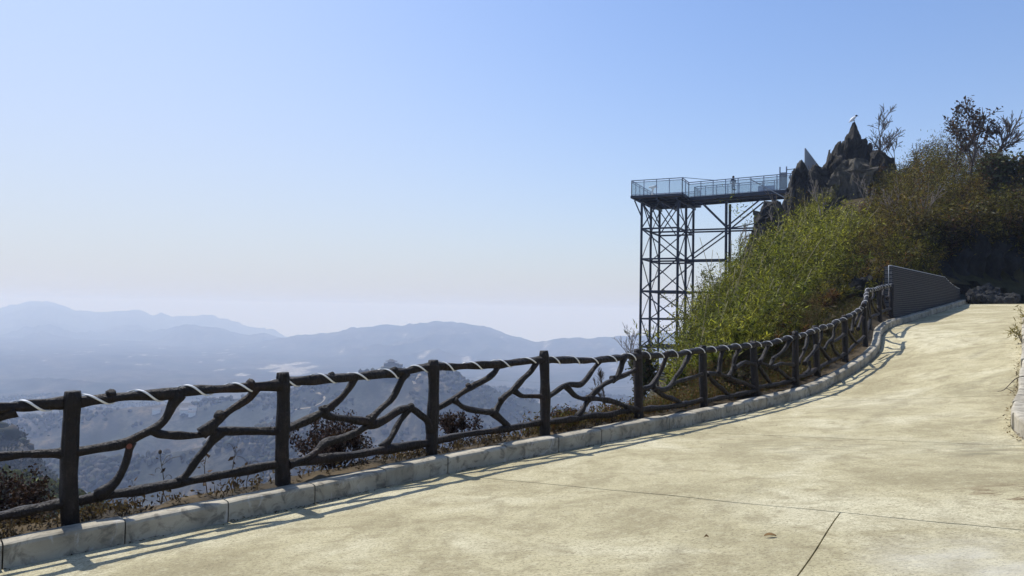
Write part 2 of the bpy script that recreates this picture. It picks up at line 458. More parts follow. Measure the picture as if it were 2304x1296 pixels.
def slab(v0, v1, u0, u1, nv=24, nu=24, gap=0.0055):
    vv, uu = np.meshgrid(np.linspace(v0, v1, nv), np.linspace(u0, u1, nu), indexing='ij')
    P = road_pt(vv, uu)
    c0 = np.linalg.norm(P[1, 0] - P[0, 0]); 
    def inset(P):
        for a, b in ((0, 1), (-1, -2)):
            d = P[b] - P[a]; P[a] += d / np.linalg.norm(d, axis=1)[:, None] * gap
            d = P[:, b] - P[:, a]; P[:, a] += d / np.linalg.norm(d, axis=1)[:, None] * gap
    inset(P)
    # slightly ragged edges
    P[..., 2] += 0.004 * fbm(P[..., 0] * 1.3, P[..., 1] * 1.3, 3)
    V = P.reshape(-1, 3); Fq = grid_faces(nv, nu)[:, ::-1].tolist()
    ring = [i * nu for i in range(nv)] + [(nv - 1) * nu + j for j in range(1, nu)] + [i * nu + nu - 1 for i in range(nv - 2, -1, -1)] + [j for j in range(nu - 2, 0, -1)]
    W = V[ring].copy(); W2 = W.copy(); W2[:, 2] -= 0.03; nV = len(V); r = len(ring)
    Fq += [(nV + k, nV + r + k, nV + r + (k + 1) % r, nV + (k + 1) % r) for k in range(r)]
    W = np.vstack([W, W2])
    o = obj('slab', np.vstack([V, W]), Fq, M['road'], road, smooth=False)
    o.data.polygons.foreach_set('use_smooth', np.ones(len(o.data.polygons), bool))
    for pl in list(o.data.polygons)[-r:]: pl.use_smooth = False
    return o
UJ = 0.515
slab(0, 1, 0, UJ, 40, 24); slab(0, 1, UJ, 1, 40, 24)
for k in range(1, 5): slab(k, k + 1, 0, 1, 24, 30, 0.009)
slab(5, 6, 0, 1, 30, 24, 0.009)
vv, uu = np.meshgrid(np.linspace(0, 6, 150), np.linspace(0, 1, 12), indexing='ij')
P = road_pt(vv, uu); P[..., 2] -= 0.024
obj('road_base', P.reshape(-1, 3), grid_faces(150, 12)[:, ::-1], M['dirt'], road, True)
# the road goes on over the brow
vv, uu = np.meshgrid(np.linspace(0, 1, 16), np.linspace(0, 1, 8), indexing='ij')
La, Ra = road_pt(6, 0), road_pt(6, 1); hd = np.array([0.62, 0.785, 0])
P = (La * (1 - uu[..., None]) + (Ra + hd * 2.0) * uu[..., None]) + hd * (vv[..., None] * 3.6 + 0.012)
P[..., 2] = (La[2] * (1 - uu) + Ra[2] * uu) - 0.10 * vv - 0.002
obj('slab', P.reshape(-1, 3), grid_faces(16, 8)[:, ::-1], M['road'], road, True)

# ------------------------------------------------------------------ kerbs, block by block
PROF = [(0.0, -0.06), (0.0, KH - 0.035), (0.012, KH - 0.012), (0.035, KH - 0.002), (0.06, KH), (0.19, KH - 0.004), (0.19, -0.06)]
def kerb_block(parent, fl, fd, a, b, jit):
    """fl(s): foot line point, fd(s): unit vector away from the road"""
    n = 6; ss = np.linspace(a + 0.006, b - 0.006, n); V = []
    for k, s in enumerate(ss):
        p, d = fl(s), fd(s)
        e = 0.006 if k in (0, n - 1) else 0.0
        for (x, z) in PROF:
            zz = z - (e if z > 0 else 0) + jit[0] * (1 if z > 0 else 0)
            V.append(p + d * (x + e * (1 if x == 0 else 0) + jit[1]) + UP * zz)
    m = len(PROF); Fq = []
    for k in range(n - 1):
        for j in range(m): Fq.append((k * m + j, k * m + (j + 1) % m, (k + 1) * m + (j + 1) % m, (k + 1) * m + j))
    Fq.append(list(range(m))[::-1]); Fq.append([(n - 1) * m + j for j in range(m)])
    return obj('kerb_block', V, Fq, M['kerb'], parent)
kerb_left = empty('kerb'); tag(kerb_left, kind='structure')
NX = np.concatenate([-N2, np.zeros((len(N2), 1))], 1)
BL = 0.86; s281 = arc_px(281)
s = s281 - BL * 3
while s < ARC[-1]:
    e = min(s + BL, ARC[-1])
    if e - s > 0.2:
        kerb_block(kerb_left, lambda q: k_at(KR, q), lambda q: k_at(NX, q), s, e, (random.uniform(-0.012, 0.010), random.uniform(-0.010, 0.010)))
    s = e
kerb_right = empty('kerb'); tag(kerb_right, kind='structure')
RARC = np.concatenate([[0], np.cumsum(np.linalg.norm(np.diff(RD[:, :2], axis=0), axis=1))])
RT = np.gradient(RD[:, :2], axis=0); RT /= np.linalg.norm(RT, axis=1)[:, None]
RNX = np.stack([RT[:, 1], -RT[:, 0], np.zeros(len(RT))], 1)
s = RARC[70]
while s < RARC[-1] - 0.3:
    e = s + 0.62
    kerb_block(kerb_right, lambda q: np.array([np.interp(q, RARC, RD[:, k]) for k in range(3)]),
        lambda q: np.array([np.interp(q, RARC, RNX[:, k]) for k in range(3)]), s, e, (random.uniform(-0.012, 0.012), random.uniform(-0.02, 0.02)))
    s = e

# ------------------------------------------------------------------ earth verge behind the left kerb
NF = len(F)
pos_idx = [int(np.argmin(np.linalg.norm(F[:, :2] - p[:2], axis=1))) for p in PB]
i5, i12, i14 = pos_idx[5], pos_idx[12], pos_idx[14]
hillw = np.clip((np.arange(NF) - i5) / (pos_idx[7] - i5), 0, 1)      # 0: drop below the fence, 1: hill rises behind it
mound = np.exp(-((np.arange(NF) - (i12 + 30)) / 90.0) ** 2) * 0.0 + np.clip((np.arange(NF) - pos_idx[11]) / 60.0, 0, 1) * 0.22
prof_drop = [(-0.11, -0.035), (0.0, -0.03), (-0.0, -0.03), (-0.35, -0.06), (-0.6, -0.22), (-1.0, -0.75), (-1.6, -1.5)]
offs = np.array([0.12, 0.0, -0.2, -0.4, -0.65, -1.0, -1.5])
zd = np.array([-0.03, -0.025, -0.03, -0.09, -0.28, -0.75, -1.5])
zh = np.array([-0.03, -0.02, 0.0, 0.02, 0.06, 0.15, 0.32])
sel = np.arange(0, i14 + 40, 6)
VV = []; CC = []
for o_, a, b in zip(offs, zd, zh):
    Q = F[sel].copy(); Q[:, :2] += N2[sel] * o_
    Q[:, 2] += a * (1 - hillw[sel]) + b * hillw[sel] + mound[sel] * np.clip((0.05 - o_) / 0.4, 0, 1)
    Q[:, 2] += 0.035 * fbm(Q[:, 0] * 3, Q[:, 1] * 3, 5) * (1 if o_ < 0.1 else 0)
    VV.append(Q)
    g = np.clip(0.5 + fbm(Q[:, 0] * 2, Q[:, 1] * 2, 9), 0, 1)[:, None]
    CC.append(np.array([0.105, 0.078, 0.045]) * g + np.array([0.045, 0.038, 0.028]) * (1 - g))
VV = np.stack(VV, 1); CC = np.stack(CC, 1)
verge = obj('verge', VV.reshape(-1, 3), grid_faces(len(sel), len(offs)), M['soil'], None, True, CC.reshape(-1, 3))
tag(verge, kind='structure')
VERGE = VV

# and behind the right kerb
ro = np.array([0.17, 0.5, 1.0, 1.8, 3.0, 4.5]); rz = np.array([KH - 0.03, KH + 0.0, KH + 0.05, KH + 0.15, KH + 0.3, KH + 0.2])
rs = np.arange(60, 601, 6); VR = np.stack([RD[rs] + RNX[rs] * o_ + UP * z_ for o_, z_ in zip(ro, rz)], 1)
VR[:, 1:, 2] += 0.05 * fbm(VR[:, 1:, 0] * 2, VR[:, 1:, 1] * 2, 8)
gg = np.clip(0.5 + fbm(VR[..., 0] * 2, VR[..., 1] * 2, 19), 0, 1)[..., None]
o = obj('verge', VR.reshape(-1, 3), grid_faces(len(rs), len(ro))[:, ::-1], M['soil'], None, True, (np.array([0.11, 0.085, 0.045]) * gg + np.array([0.05, 0.045, 0.03]) * (1 - gg)).reshape(-1, 3)); tag(o, kind='structure')

# ------------------------------------------------------------------ hillside (thin-plate surface through measured ground points)
ctrl = []
def cp(px, py, d, dz=0.0): q = bp(px, py, d); ctrl.append((q[0], q[1], q[2] + dz))
def cw(x, y, z): ctrl.append((x, y, z + 1.5))
for i in range(0, len(sel), 14):
    q = VV[i, -1]; ctrl.append((q[0], q[1], q[2] - 0.12))
for c in ((1480, 880, 31), (1560, 800, 36), (1640, 715, 42), (1700, 655, 48), (1760, 590, 54), (1800, 500, 59), (1850, 470, 61), (1920, 460, 61),
          (2000, 440, 60), (2080, 470, 52), (2180, 470, 48), (2304, 480, 46), (2420, 480, 44), (1700, 800, 24), (1800, 740, 26), (1800, 660, 38),
          (1900, 665, 30), (1900, 580, 44), (2000, 590, 38), (2080, 570, 42), (1600, 870, 20), (1650, 850, 19), (2000, 668, 28)):
    cp(*c)
for i in range(0, len(rs), 12):
    q = VR[i, -1]; ctrl.append((q[0], q[1], q[2] - 0.1))
for c in ((-8, 13, -9), (-14, 18, -17), (-2, 14, -6.5), (-6, 20, -15), (1.5, 16, -5.5), (0, 25, -14), (3.0, 24, -7), (1, 40, -20), (-12, 34, -28), (-25, 25, -28),
          (8, 50, -12), (13, 66, -7.5), (5, 70, -24), (17, 70, -5), (20, 62, 0), (16, 80, -10), (30, 80, 8), (45, 80, 10), (60, 60, 10), (25, 95, 0), (0, 90, -40), (-30, 60, -45),
          (28, 38, 6.5), (36, 38, 7), (45, 40, 8), (23.5, 38, 4.2), (24, 34.5, 1.6), (30, 32, 1.2), (50, 30, 5), (50, 15, 3),
          (-22, 5, -9), (-30, -5, -14), (-12, -4, -3.2), (0, -12, -1.6), (14, -8, 0.3), (18, 2, 0.6), (22, 10, 1.2), (26, 20, 1.6), (30, 27, 1.8)):
    cw(*c)
ctrl = np.array(ctrl)
def tps_fit(C, lam=0.02):
    d = np.linalg.norm(C[:, None, :2] - C[None, :, :2], axis=2)
    K = np.where(d > 0, d ** 2 * np.log(d + 1e-9), 0) + lam * np.eye(len(C)) * 10
    n = len(C); A = np.zeros((n + 3, n + 3)); A[:n, :n] = K; A[:n, n] = 1; A[:n, n + 1:] = C[:, :2]; A[n:, :n] = A[:n, n:].T
    return np.linalg.solve(A, np.concatenate([C[:, 2], [0, 0, 0]]))
TW = tps_fit(ctrl)
def near_z(X, Y):
    X, Y = np.asarray(X, float), np.asarray(Y, float); out = TW[-3] + TW[-2] * X + TW[-1] * Y
    for (cx, cy, _), w in zip(ctrl, TW):
        d2 = (X - cx) ** 2 + (Y - cy) ** 2
        out = out + w * 0.5 * d2 * np.log(d2 + 1e-12)
    return out
def inside(poly, X, Y):
    c = np.zeros(X.shape, bool); n = len(poly)
    for i in range(n):
        x1, y1 = poly[i]; x2, y2 = poly[(i + 1) % n]
        if y1 == y2: continue
        m = ((y1 > Y) != (y2 > Y)) & (X < (x2 - x1) * (Y - y1) / (y2 - y1) + x1)
        c ^= m
    return c
roadpoly = np.vstack([off(-1.05)[::25, :2], [(La + hd * 2.6)[:2]], [(Ra + hd * 2.6)[:2]], (RD[::-20, :2] + RNX[::-20, :2] * 4.2), [[-3, -6.5]]])
gx = np.arange(-32, 62, 0.5); gy = np.arange(-12, 98, 0.5)
GX, GY = np.meshgrid(gx, gy, indexing='ij')
GZ = near_z(GX, GY) + 0.18 * fbm(GX * 0.5, GY * 0.5, 21)
Fq = grid_faces(len(gx), len(gy))
cxy = np.stack([GX.ravel()[Fq].mean(1), GY.ravel()[Fq].mean(1)], 1)
keep = ~inside(roadpoly, cxy[:, 0], cxy[:, 1])
cg = np.clip(0.5 + 0.8 * fbm(GX * 0.3, GY * 0.3, 4), 0, 1)[..., None]
gc = np.array([0.045, 0.042, 0.02]) * cg + np.array([0.075, 0.055, 0.03]) * (1 - cg)
hillside = obj('hillside', np.stack([GX, GY, GZ], -1).reshape(-1, 3), Fq[keep], M['soil'], None, True, gc.reshape(-1, 3))
tag(hillside, kind='structure')

# ------------------------------------------------------------------ mountains and valley beyond
def yh(px): return 698 + 0.017455 * (px - CX)
RIDGES = [  # depth, slope towards us, slope behind, depth wobble, silhouette in photograph pixels
 (6500, .075, .3, .05, [(-1800, 760), (-900, 735), (-300, 720), (0, 693), (60, 678), (110, 677), (150, 688), (170, 697), (230, 702), (315, 696), (345, 708), (365, 704), (388, 711), (430, 710), (470, 708), (520, 718), (570, 735), (620, 740), (650, 757), (720, 775), (900, 830), (1400, 860), (2400, 860), (4000, 860)]),
 (5000, .085, .3, .06, [(-1800, 830), (-200, 800), (150, 775), (300, 752), (430, 728), (500, 738), (560, 752), (600, 748), (640, 760), (700, 790), (1000, 830), (4000, 830)]),
 (4000, .09, .3, .06, [(-1800, 900), (300, 880), (500, 800), (600, 768), (645, 758), (700, 751), (760, 746), (800, 735), (900, 730), (985, 721), (1060, 728), (1100, 735), (1150, 752), (1210, 769), (1260, 760), (1330, 760), (1400, 755), (1500, 748), (1700, 740), (2400, 750), (4000, 760)]),
 (3300, .11, .22, .08, [(-1800, 850), (-300, 805), (0, 800), (100, 790), (250, 803), (330, 798), (400, 815), (520, 822), (620, 838), (700, 845), (750, 828), (830, 812), (900, 818), (1000, 826), (1080, 806), (1150, 815), (1300, 800), (1440, 792), (4000, 800)]),
 (2550, .13, .22, .08, [(-1800, 890), (-300, 848), (0, 836), (120, 826), (200, 840), (320, 834), (400, 849), (600, 862), (700, 856), (760, 846), (860, 858), (1000, 850), (1100, 842), (1180, 850), (1250, 834), (1440, 828), (4000, 850)]),
 (1900, .25, .22, .08, [(-1800, 900), (-300, 880), (0, 862), (100, 848), (180, 855), (260, 862), (330, 872), (600, 885), (900, 900), (4000, 930)]),
 (1500, .25, .22, .06, [(-1800, 990), (600, 940), (900, 900), (1120, 872), (1180, 874), (1240, 886), (1320, 882), (1440, 895), (1700, 905), (4000, 930)]),
 (950, .32, .4, .04, [(-1800, 1000), (0, 945), (180, 922), (300, 916), (400, 906), (460, 902), (560, 893), (640, 884), (700, 868), (760, 852), (820, 837), (850, 833), (880, 832), (930, 832), (975, 832), (1020, 834), (1063, 862), (1109, 874), (1160, 890), (1250, 915), (1440, 950), (1800, 1000), (4000, 1050)]),
 (640, .35, .5, .06, [(-1800, 1120), (-100, 1030), (100, 1035), (300, 1030), (420, 1010), (520, 985), (600, 960), (660, 955), (760, 985), (860, 1015), (1000, 1040), (1200, 1000), (1300, 985), (1440, 990), (4000, 1100)]),
 (300, .45, .6, .06, [(-1800, 1000), (-300, 960), (0, 965), (40, 975), (75, 1000), (110, 1055), (160, 1120), (300, 1210), (700, 1300), (4000, 1400)]),
 (105, .5, .75, .05, [(-1800, 1100), (-200, 1075), (60, 1090), (140, 1110), (220, 1150), (400, 1220), (900, 1320), (4000, 1500)]),
]
def far_z(X, Y):
    X, Y = np.asarray(X, float), np.maximum(np.asarray(Y, float), 1.0)
    px = CX + FPX * X / Y; hor = yh(px)
    zs = [-215 + 14 * fbm(X / 900, Y / 900, 40) + 1.5 - 0.14 * np.maximum(Y - 4300, 0), 1.5 - 1.8 - 0.62 * np.maximum(Y - 6, 0)]
    for k, (D, sf, sb, wob, sil) in enumerate(RIDGES):
        sil = np.array(sil, float)
        d = D * (1 + wob * noise2(px / 260.0, px * 0 + k, 60 + k))
        top = (hor - np.interp(px, sil[:, 0], sil[:, 1])) / FPX * d + 1.5
        dy = Y - d; w = np.abs(dy)
        slope = np.where(dy < 0, sf, sb)
        gul = np.abs(fbm(X / (0.16 * D), Y / (0.16 * D), 80 + 9 * k, 4)) * np.minimum(w * np.minimum(0.30, sf * 1.1), 0.045 * D)
        rnd = -0.5 * (w / (0.03 * D)) ** 2 * 0.006 * D
        drop = np.where(w < 0.03 * D, slope * w * (w / (0.03 * D)) * 0.5, slope * (w - 0.015 * D))
        zs.append(top + 0.0011 * D * fbm(X / (0.010 * D), Y / (0.010 * D), 130 + k, 3) - drop - gul + np.minimum(w / 30, 1) * 0.0015 * D * fbm(X / 25, Y / 25, 7, 3))
    zs = np.stack(zs); m = zs.max(0)
    k_ = 0.004 * np.maximum(Y, 100) + 0.3
    return m + k_ * np.log(np.exp((zs - m) / k_).sum(0)) - k_ * 0.15
def land_z(X, Y):
    r = np.hypot(X, Y); t = X / np.maximum(Y, 1e-6)
    b0 = np.where(t > 0.06, 88, 42); b1 = b0 + 45
    s = np.clip((r - b0) / (b1 - b0), 0, 1); s = s * s * (3 - 2 * s)
    return (near_z(X, Y) - 0.6) * (1 - s) + far_z(X, Y) * s
tt = np.linspace(-1.3, 1.3, 520); ww = np.geomspace(34, 8400, 345)
TTg, YY = np.meshgrid(tt, ww, indexing='ij'); XX = TTg * YY
ZZ = land_z(XX, YY)
def land_col(X, Y, Z):
    n1 = np.clip(0.5 + 0.9 * fbm(X / 120, Y / 120, 31), 0, 1)[..., None]; n2 = np.clip(0.5 + 1.1 * fbm(X / 30, Y / 30, 33), 0, 1)[..., None]
    c = np.array([0.046, 0.050, 0.042]) * n1 + np.array([0.088, 0.078, 0.066]) * (1 - n1)
    c = c * (0.6 + 0.8 * n2)
    # terraced fields: thin bare steps following the contours
    st = (np.sin(Z * 2 * math.pi / 5.5 + 2.0 * fbm(X / 160, Y / 160, 35)) > 0.72) & (n1[..., 0] < 0.62) & (Y > 350) & (Y < 1700)
    c = np.where(st[..., None], np.array([0.14, 0.115, 0.08]), c)
    # quarry cut and village on the valley side
    px = CX + FPX * X / np.maximum(Y, 1); py = yh(px) - (Z - 1.5) / np.maximum(Y, 1) * FPX
    q = np.exp(-((px - 655) / 55) ** 2 - ((py - 828) / 17) ** 2) + 0.8 * fbm(X / 45, Y / 160, 36, 5)
    q = np.where((Y > 2200) & (Y < 3900), q, 0)
    c = np.where((q > 0.75)[..., None], np.array([0.40, 0.37, 0.33]) , c)
    return c
terrain = obj('terrain', np.stack([XX, YY, ZZ], -1).reshape(-1, 3), grid_faces(len(tt), len(ww)), M['land'], None, True, land_col(XX, YY, ZZ).reshape(-1, 3))
tag(terrain, kind='structure')
def hit(px, py, y0=60, y1=8300):
    d = ray(px, py); Ys = np.geomspace(y0, y1, 4000)
    Pt = EY + d[None] * (Ys / d[1])[:, None]
    below = Pt[:, 2] < land_z(Pt[:, 0], Pt[:, 1])
    i = int(np.argmax(below)); return Pt[i] if below.any() else None

# ------------------------------------------------------------------ rustic fence: posts, rails and branches cast to look like timber
fence = empty('rustic_fence', tuple(PB[1]))
tag(fence, 'dark brown fence cast like rough branches, running along the left kerb of the road', 'fence')
def on_panel(i, px, py):
    A, B = PB[i], PB[i + 1]
    n = np.cross(B - A, UP); d = ray(px, py)
    return EY + d * (np.dot(A - EY, n) / np.dot(d, n))
TOPR = []
def branch(name, i, pts, r, seed, flare=1.3, zoom=None, knots=True):
    sx, ox, oy = zoom if zoom else (1, 0, 0)
    P = np.array([on_panel(i, ox + x / sx, oy + y / sx) for x, y in pts])
    L = np.linalg.norm(np.diff(P, axis=0), axis=1).sum()
    n = max(8, int(L / 0.045)); C = catmull(P, n)
    g = np.random.default_rng(seed); t = np.linspace(0, 1, n)
    nn = np.cross(PB[i + 1] - PB[i], UP); nn /= np.linalg.norm(nn)
    C = C + nn * (0.012 * np.sin(t * math.pi * g.uniform(1, 3) + g.uniform(0, 6)))[:, None]
    e = np.minimum(t, 1 - t) * L
    rr = r * (1 + (flare - 1) * np.exp(-(e / 0.07) ** 2)) * (1 + 0.12 * np.sin(t * L * 8 + g.uniform(0, 6)) + 0.08 * np.sin(t * L * 21 + g.uniform(0, 6)))
    V, Fc = tube(C, rr, 14, True, 0.10, seed)
    obj(name, V, Fc, M['bark'], fence, True)
    return C, rr
for i, (b, tp) in enumerate(zip(PB, PT)):
    g = np.random.default_rng(50 + i); n = 26; t = np.linspace(0, 1, n)[:, None]
    foot = b - UP * 0.25
    C = foot * (1 - t) + tp * t
    C[:, :2] += 0.006 * np.sin(t * 7 + i)
    rr = 0.064 * (1 + 0.16 * (1 - t[:, 0]) ** 2 + 0.07 * np.exp(-((t[:, 0] - 0.55) / 0.06) ** 2) + 0.05 * np.exp(-((t[:, 0] - 0.9) / 0.05) ** 2) + 0.03 * np.sin(t[:, 0] * 19 + i))
    rr[-1] *= 0.86
    V, Fc = tube(C, rr, 26, True, 0.06, 90 + i)
    obj('post', V, Fc, M['bark'], fence, True)
Z1, Z2, Z3, Z3b, Z2b, Z1b = (2.723, 0, 820), (3.24, 560, 740), (4.18, 1180, 700), (5.89, 1400, 740), (5.89, 1660, 690), (6.17, 1860, 590)
RT_, RB, RM = 0.047, 0.042, 0.036
PANELS = {
 0: (None, [('top_rail', [(-420, 968), (-250, 950), (-120, 932), (0, 918), (70, 912), (150, 905)], RT_), ('branch', [(-420, 1085), (-300, 1062), (-150, 1045), (0, 1028), (70, 1022), (150, 1018)], RM),
     ('bottom_rail', [(-420, 1262), (-250, 1225), (-100, 1187), (0, 1163), (70, 1147), (150, 1130)], RB), ('branch', [(35, 925), (-20, 950), (-70, 1000), (-110, 1040)], RM), ('branch', [(-200, 1050), (-240, 1130), (-290, 1220)], RM)]),
 1: (Z1, [('top_rail', [(450, 232), (495, 227), (640, 208), (780, 195), (1030, 180), (1180, 160), (1350, 150), (1540, 137), (1690, 127), (1740, 124)], RT_),
     ('branch', [(450, 535), (500, 528), (640, 503), (760, 480), (860, 432), (960, 385), (1020, 330), (1060, 245), (1100, 180)], 0.040),
     ('branch', [(800, 480), (790, 525), (770, 600), (735, 680), (680, 745), (590, 805)], RM), ('branch', [(930, 402), (980, 425), (1080, 434), (1220, 432), (1290, 412), (1400, 408), (1740, 410)], RM),
     ('branch', [(1230, 425), (1330, 345), (1400, 290), (1480, 240), (1540, 195), (1560, 145)], 0.038), ('branch', [(1350, 412), (1270, 510), (1200, 590), (1150, 670), (1100, 722)], 0.037),
     ('bottom_rail', [(440, 842), (490, 835), (640, 805), (830, 780), (1000, 745), (1110, 725), (1280, 690), (1450, 660), (1600, 625), (1740, 605)], RB)]),
 2: (Z2, [('top_rail', [(245, 388), (290, 385), (450, 372), (600, 360), (750, 350), (900, 335), (1050, 325), (1150, 315), (1230, 290), (1350, 276)], RT_),
     ('branch', [(255, 740), (305, 720), (420, 670), (520, 622), (580, 580), (660, 510), (720, 440), (760, 385), (775, 350)], 0.040), ('branch', [(530, 600), (600, 640), (720, 655), (840, 672), (900, 680)], 0.040),
     ('branch', [(870, 680), (900, 640), (960, 580), (1040, 510), (1090, 420), (1120, 365), (1145, 320)], 0.038),
     ('branch', [(870, 690), (930, 690), (1010, 650), (1080, 600), (1150, 575), (1200, 590), (1250, 630), (1300, 670), (1330, 740)], 0.042), ('branch', [(1155, 590), (1090, 700), (1040, 780), (975, 875)], 0.034),
     ('branch', [(910, 680), (800, 750), (680, 800), (560, 830), (490, 890), (420, 940), (290, 985)], 0.040), ('bottom_rail', [(260, 992), (310, 985), (480, 955), (640, 935), (840, 905), (980, 880), (1150, 850), (1345, 825)], 0.046)]),
 3: (Z2, [('top_rail', [(1345, 270), (1385, 272), (1500, 275), (1700, 262), (1850, 255), (1980, 240), (2160, 222)], RT_),
     ('branch', [(1345, 592), (1385, 575), (1480, 520), (1560, 460), (1640, 410), (1720, 370), (1790, 320), (1825, 265)], RM),
     ('branch', [(1490, 515), (1560, 570), (1650, 595), (1780, 605), (1820, 560), (1860, 500), (1930, 440), (1990, 370), (2050, 310), (2095, 240)], RM),
     ('branch', [(1925, 440), (1980, 485), (2060, 492), (2160, 492)], 0.031), ('branch', [(1770, 600), (1850, 670), (1905, 735)], RM), ('bottom_rail', [(1345, 818), (1380, 810), (1560, 775), (1740, 750), (1880, 725), (2000, 705), (2165, 675)], RB)]),
 4: (Z3, [('top_rail', [(195, 462), (245, 460), (420, 460), (600, 465), (760, 455), (900, 440), (960, 425), (1070, 422)], RT_),
     ('branch', [(200, 810), (260, 780), (340, 720), (410, 690), (520, 690), (580, 640), (640, 560), (700, 490), (725, 455)], RM),
     ('branch', [(390, 700), (470, 790), (560, 825), (620, 810), (690, 740), (760, 680), (850, 630), (900, 540), (935, 440)], RM), ('branch', [(830, 640), (940, 600), (1070, 543)], RM),
     ('branch', [(600, 815), (760, 835), (880, 865), (960, 900), (1075, 930)], RM), ('branch', [(610, 825), (550, 920), (500, 1000)], RM), ('branch', [(955, 890), (985, 945)], 0.034),
     ('bottom_rail', [(200, 1042), (260, 1035), (400, 1020), (500, 1005), (640, 985), (800, 975), (950, 940), (1075, 925)], RB)]),
 5: (Z3b, [('top_rail', [(210, 342), (265, 345), (400, 355), (560, 345), (640, 330), (760, 340), (880, 305), (1075, 290)], RT_),
     ('branch', [(220, 800), (290, 785), (380, 755), (450, 680), (500, 590), (540, 480), (570, 380), (595, 335)], 0.038), ('branch', [(390, 765), (470, 805), (560, 800), (650, 740), (700, 650), (770, 570), (830, 470), (880, 370), (905, 310)], 0.038),
     ('branch', [(670, 725), (800, 680), (920, 640), (1080, 590)], 0.034), ('branch', [(430, 800), (530, 880), (640, 920), (720, 950), (800, 1000)], 0.036), ('bottom_rail', [(220, 1072), (280, 1065), (450, 1050), (640, 1030), (800, 995), (920, 975), (1085, 930)], RB)]),
 6: (Z3b, [('top_rail', [(1070, 285), (1120, 280), (1260, 265), (1370, 250), (1450, 245), (1560, 230), (1740, 212)], RT_), ('branch', [(1345, 255), (1310, 380), (1290, 480), (1265, 600)], 0.036),
     ('branch', [(1080, 585), (1140, 590), (1270, 600), (1380, 630), (1480, 680), (1600, 710), (1700, 750), (1780, 800)], 0.036), ('branch', [(1555, 240), (1500, 370), (1480, 480), (1450, 560), (1400, 640)], 0.036),
     ('branch', [(1480, 535), (1560, 480), (1630, 440), (1680, 450), (1750, 475)], 0.034), ('branch', [(1120, 600), (1170, 640), (1230, 720), (1330, 800), (1430, 890)], 0.036), ('bottom_rail', [(1090, 965), (1260, 925), (1440, 890), (1560, 860), (1690, 835), (1780, 805)], RB)]),
 7: (Z2b, [('top_rail', [(205, 505), (255, 500), (380, 490), (490, 470), (620, 430), (760, 405)], RT_), ('branch', [(415, 490), (370, 600), (330, 680), (280, 740)], 0.036), ('branch', [(690, 430), (630, 540), (560, 620), (480, 680), (460, 730), (435, 800)], 0.036),
     ('branch', [(230, 735), (280, 740), (380, 770), (460, 800), (560, 755), (650, 760), (770, 775)], 0.034), ('branch', [(265, 770), (290, 800), (360, 920), (450, 1045)], 0.036), ('branch', [(500, 810), (620, 900), (720, 985)], 0.036), ('bottom_rail', [(240, 1070), (300, 1060), (450, 1040), (600, 1010), (770, 965)], RB)]),
 8: (Z2b, [('top_rail', [(755, 410), (800, 395), (880, 370), (940, 345), (1025, 312)], RT_), ('branch', [(945, 345), (920, 450), (890, 540), (860, 640), (800, 760)], 0.036), ('branch', [(1040, 535), (960, 650), (890, 755)], 0.036), ('branch', [(950, 720), (940, 830), (890, 905)], 0.036), ('bottom_rail', [(770, 940), (820, 930), (900, 905), (980, 860), (1065, 815)], RB)]),
 9: (Z2b, [('top_rail', [(1010, 315), (1060, 300), (1120, 275), (1230, 250), (1310, 200), (1420, 165)], RT_), ('branch', [(1112, 280), (1100, 400), (1070, 540)], 0.034), ('branch', [(1295, 230), (1270, 360), (1240, 460)], 0.034),
     ('branch', [(1140, 570), (1200, 460), (1240, 460), (1300, 450), (1430, 360)], 0.034), ('branch', [(1060, 500), (1090, 540), (1150, 610), (1230, 715)], 0.034), ('branch', [(1220, 460), (1290, 590), (1370, 675)], 0.034), ('bottom_rail', [(1060, 815), (1100, 800), (1200, 740), (1300, 690), (1430, 620)], RB)]),
 10: (Z1b, [('top_rail', [(255, 770), (300, 750), (380, 710), (460, 660), (520, 600)], RT_), ('branch', [(372, 720), (370, 850), (345, 970)], 0.034), ('branch', [(470, 680), (420, 800), (390, 880)], 0.034), ('branch', [(500, 760), (430, 930)], 0.034), ('branch', [(280, 920), (310, 960), (380, 1080), (410, 1125)], 0.034), ('bottom_rail', [(270, 1260), (310, 1230), (400, 1140), (515, 1030)], RB)]),
 11: (Z1b, [('top_rail', [(520, 600), (540, 500), (555, 450), (572, 390)], RT_), ('branch', [(545, 520), (550, 700), (560, 800)], 0.034), ('branch', [(560, 460), (575, 640), (590, 760)], 0.034), ('bottom_rail', [(535, 1010), (560, 920), (590, 800)], RB)]),
 12: (Z1b, [('top_rail', [(575, 395), (600, 385), (650, 380), (735, 352)], RT_), ('branch', [(655, 385), (640, 480), (605, 530)], 0.034), ('branch', [(580, 480), (610, 520), (650, 610), (700, 700)], 0.034), ('branch', [(715, 380), (715, 520), (710, 660)], 0.034), ('bottom_rail', [(590, 790), (650, 745), (735, 710)], RB)]),
 13: (Z1b, [('top_rail', [(735, 352), (820, 335), (905, 318)], RT_), ('branch', [(810, 345), (795, 400), (770, 480)], 0.034), ('branch', [(885, 330), (870, 440), (840, 500)], 0.034), ('branch', [(770, 480), (790, 560), (800, 640)], 0.034), ('bottom_rail', [(740, 690), (820, 665), (900, 645)], RB)]),
}
for i, (zm, parts) in PANELS.items():
    for k, (nm, pts, r) in enumerate(parts):
        C, rr = branch(nm, i, pts, r, 1000 + i * 20 + k, 1.45 if nm == 'branch' else 1.15, zm)
        if nm == 'top_rail': TOPR.append((C, rr))
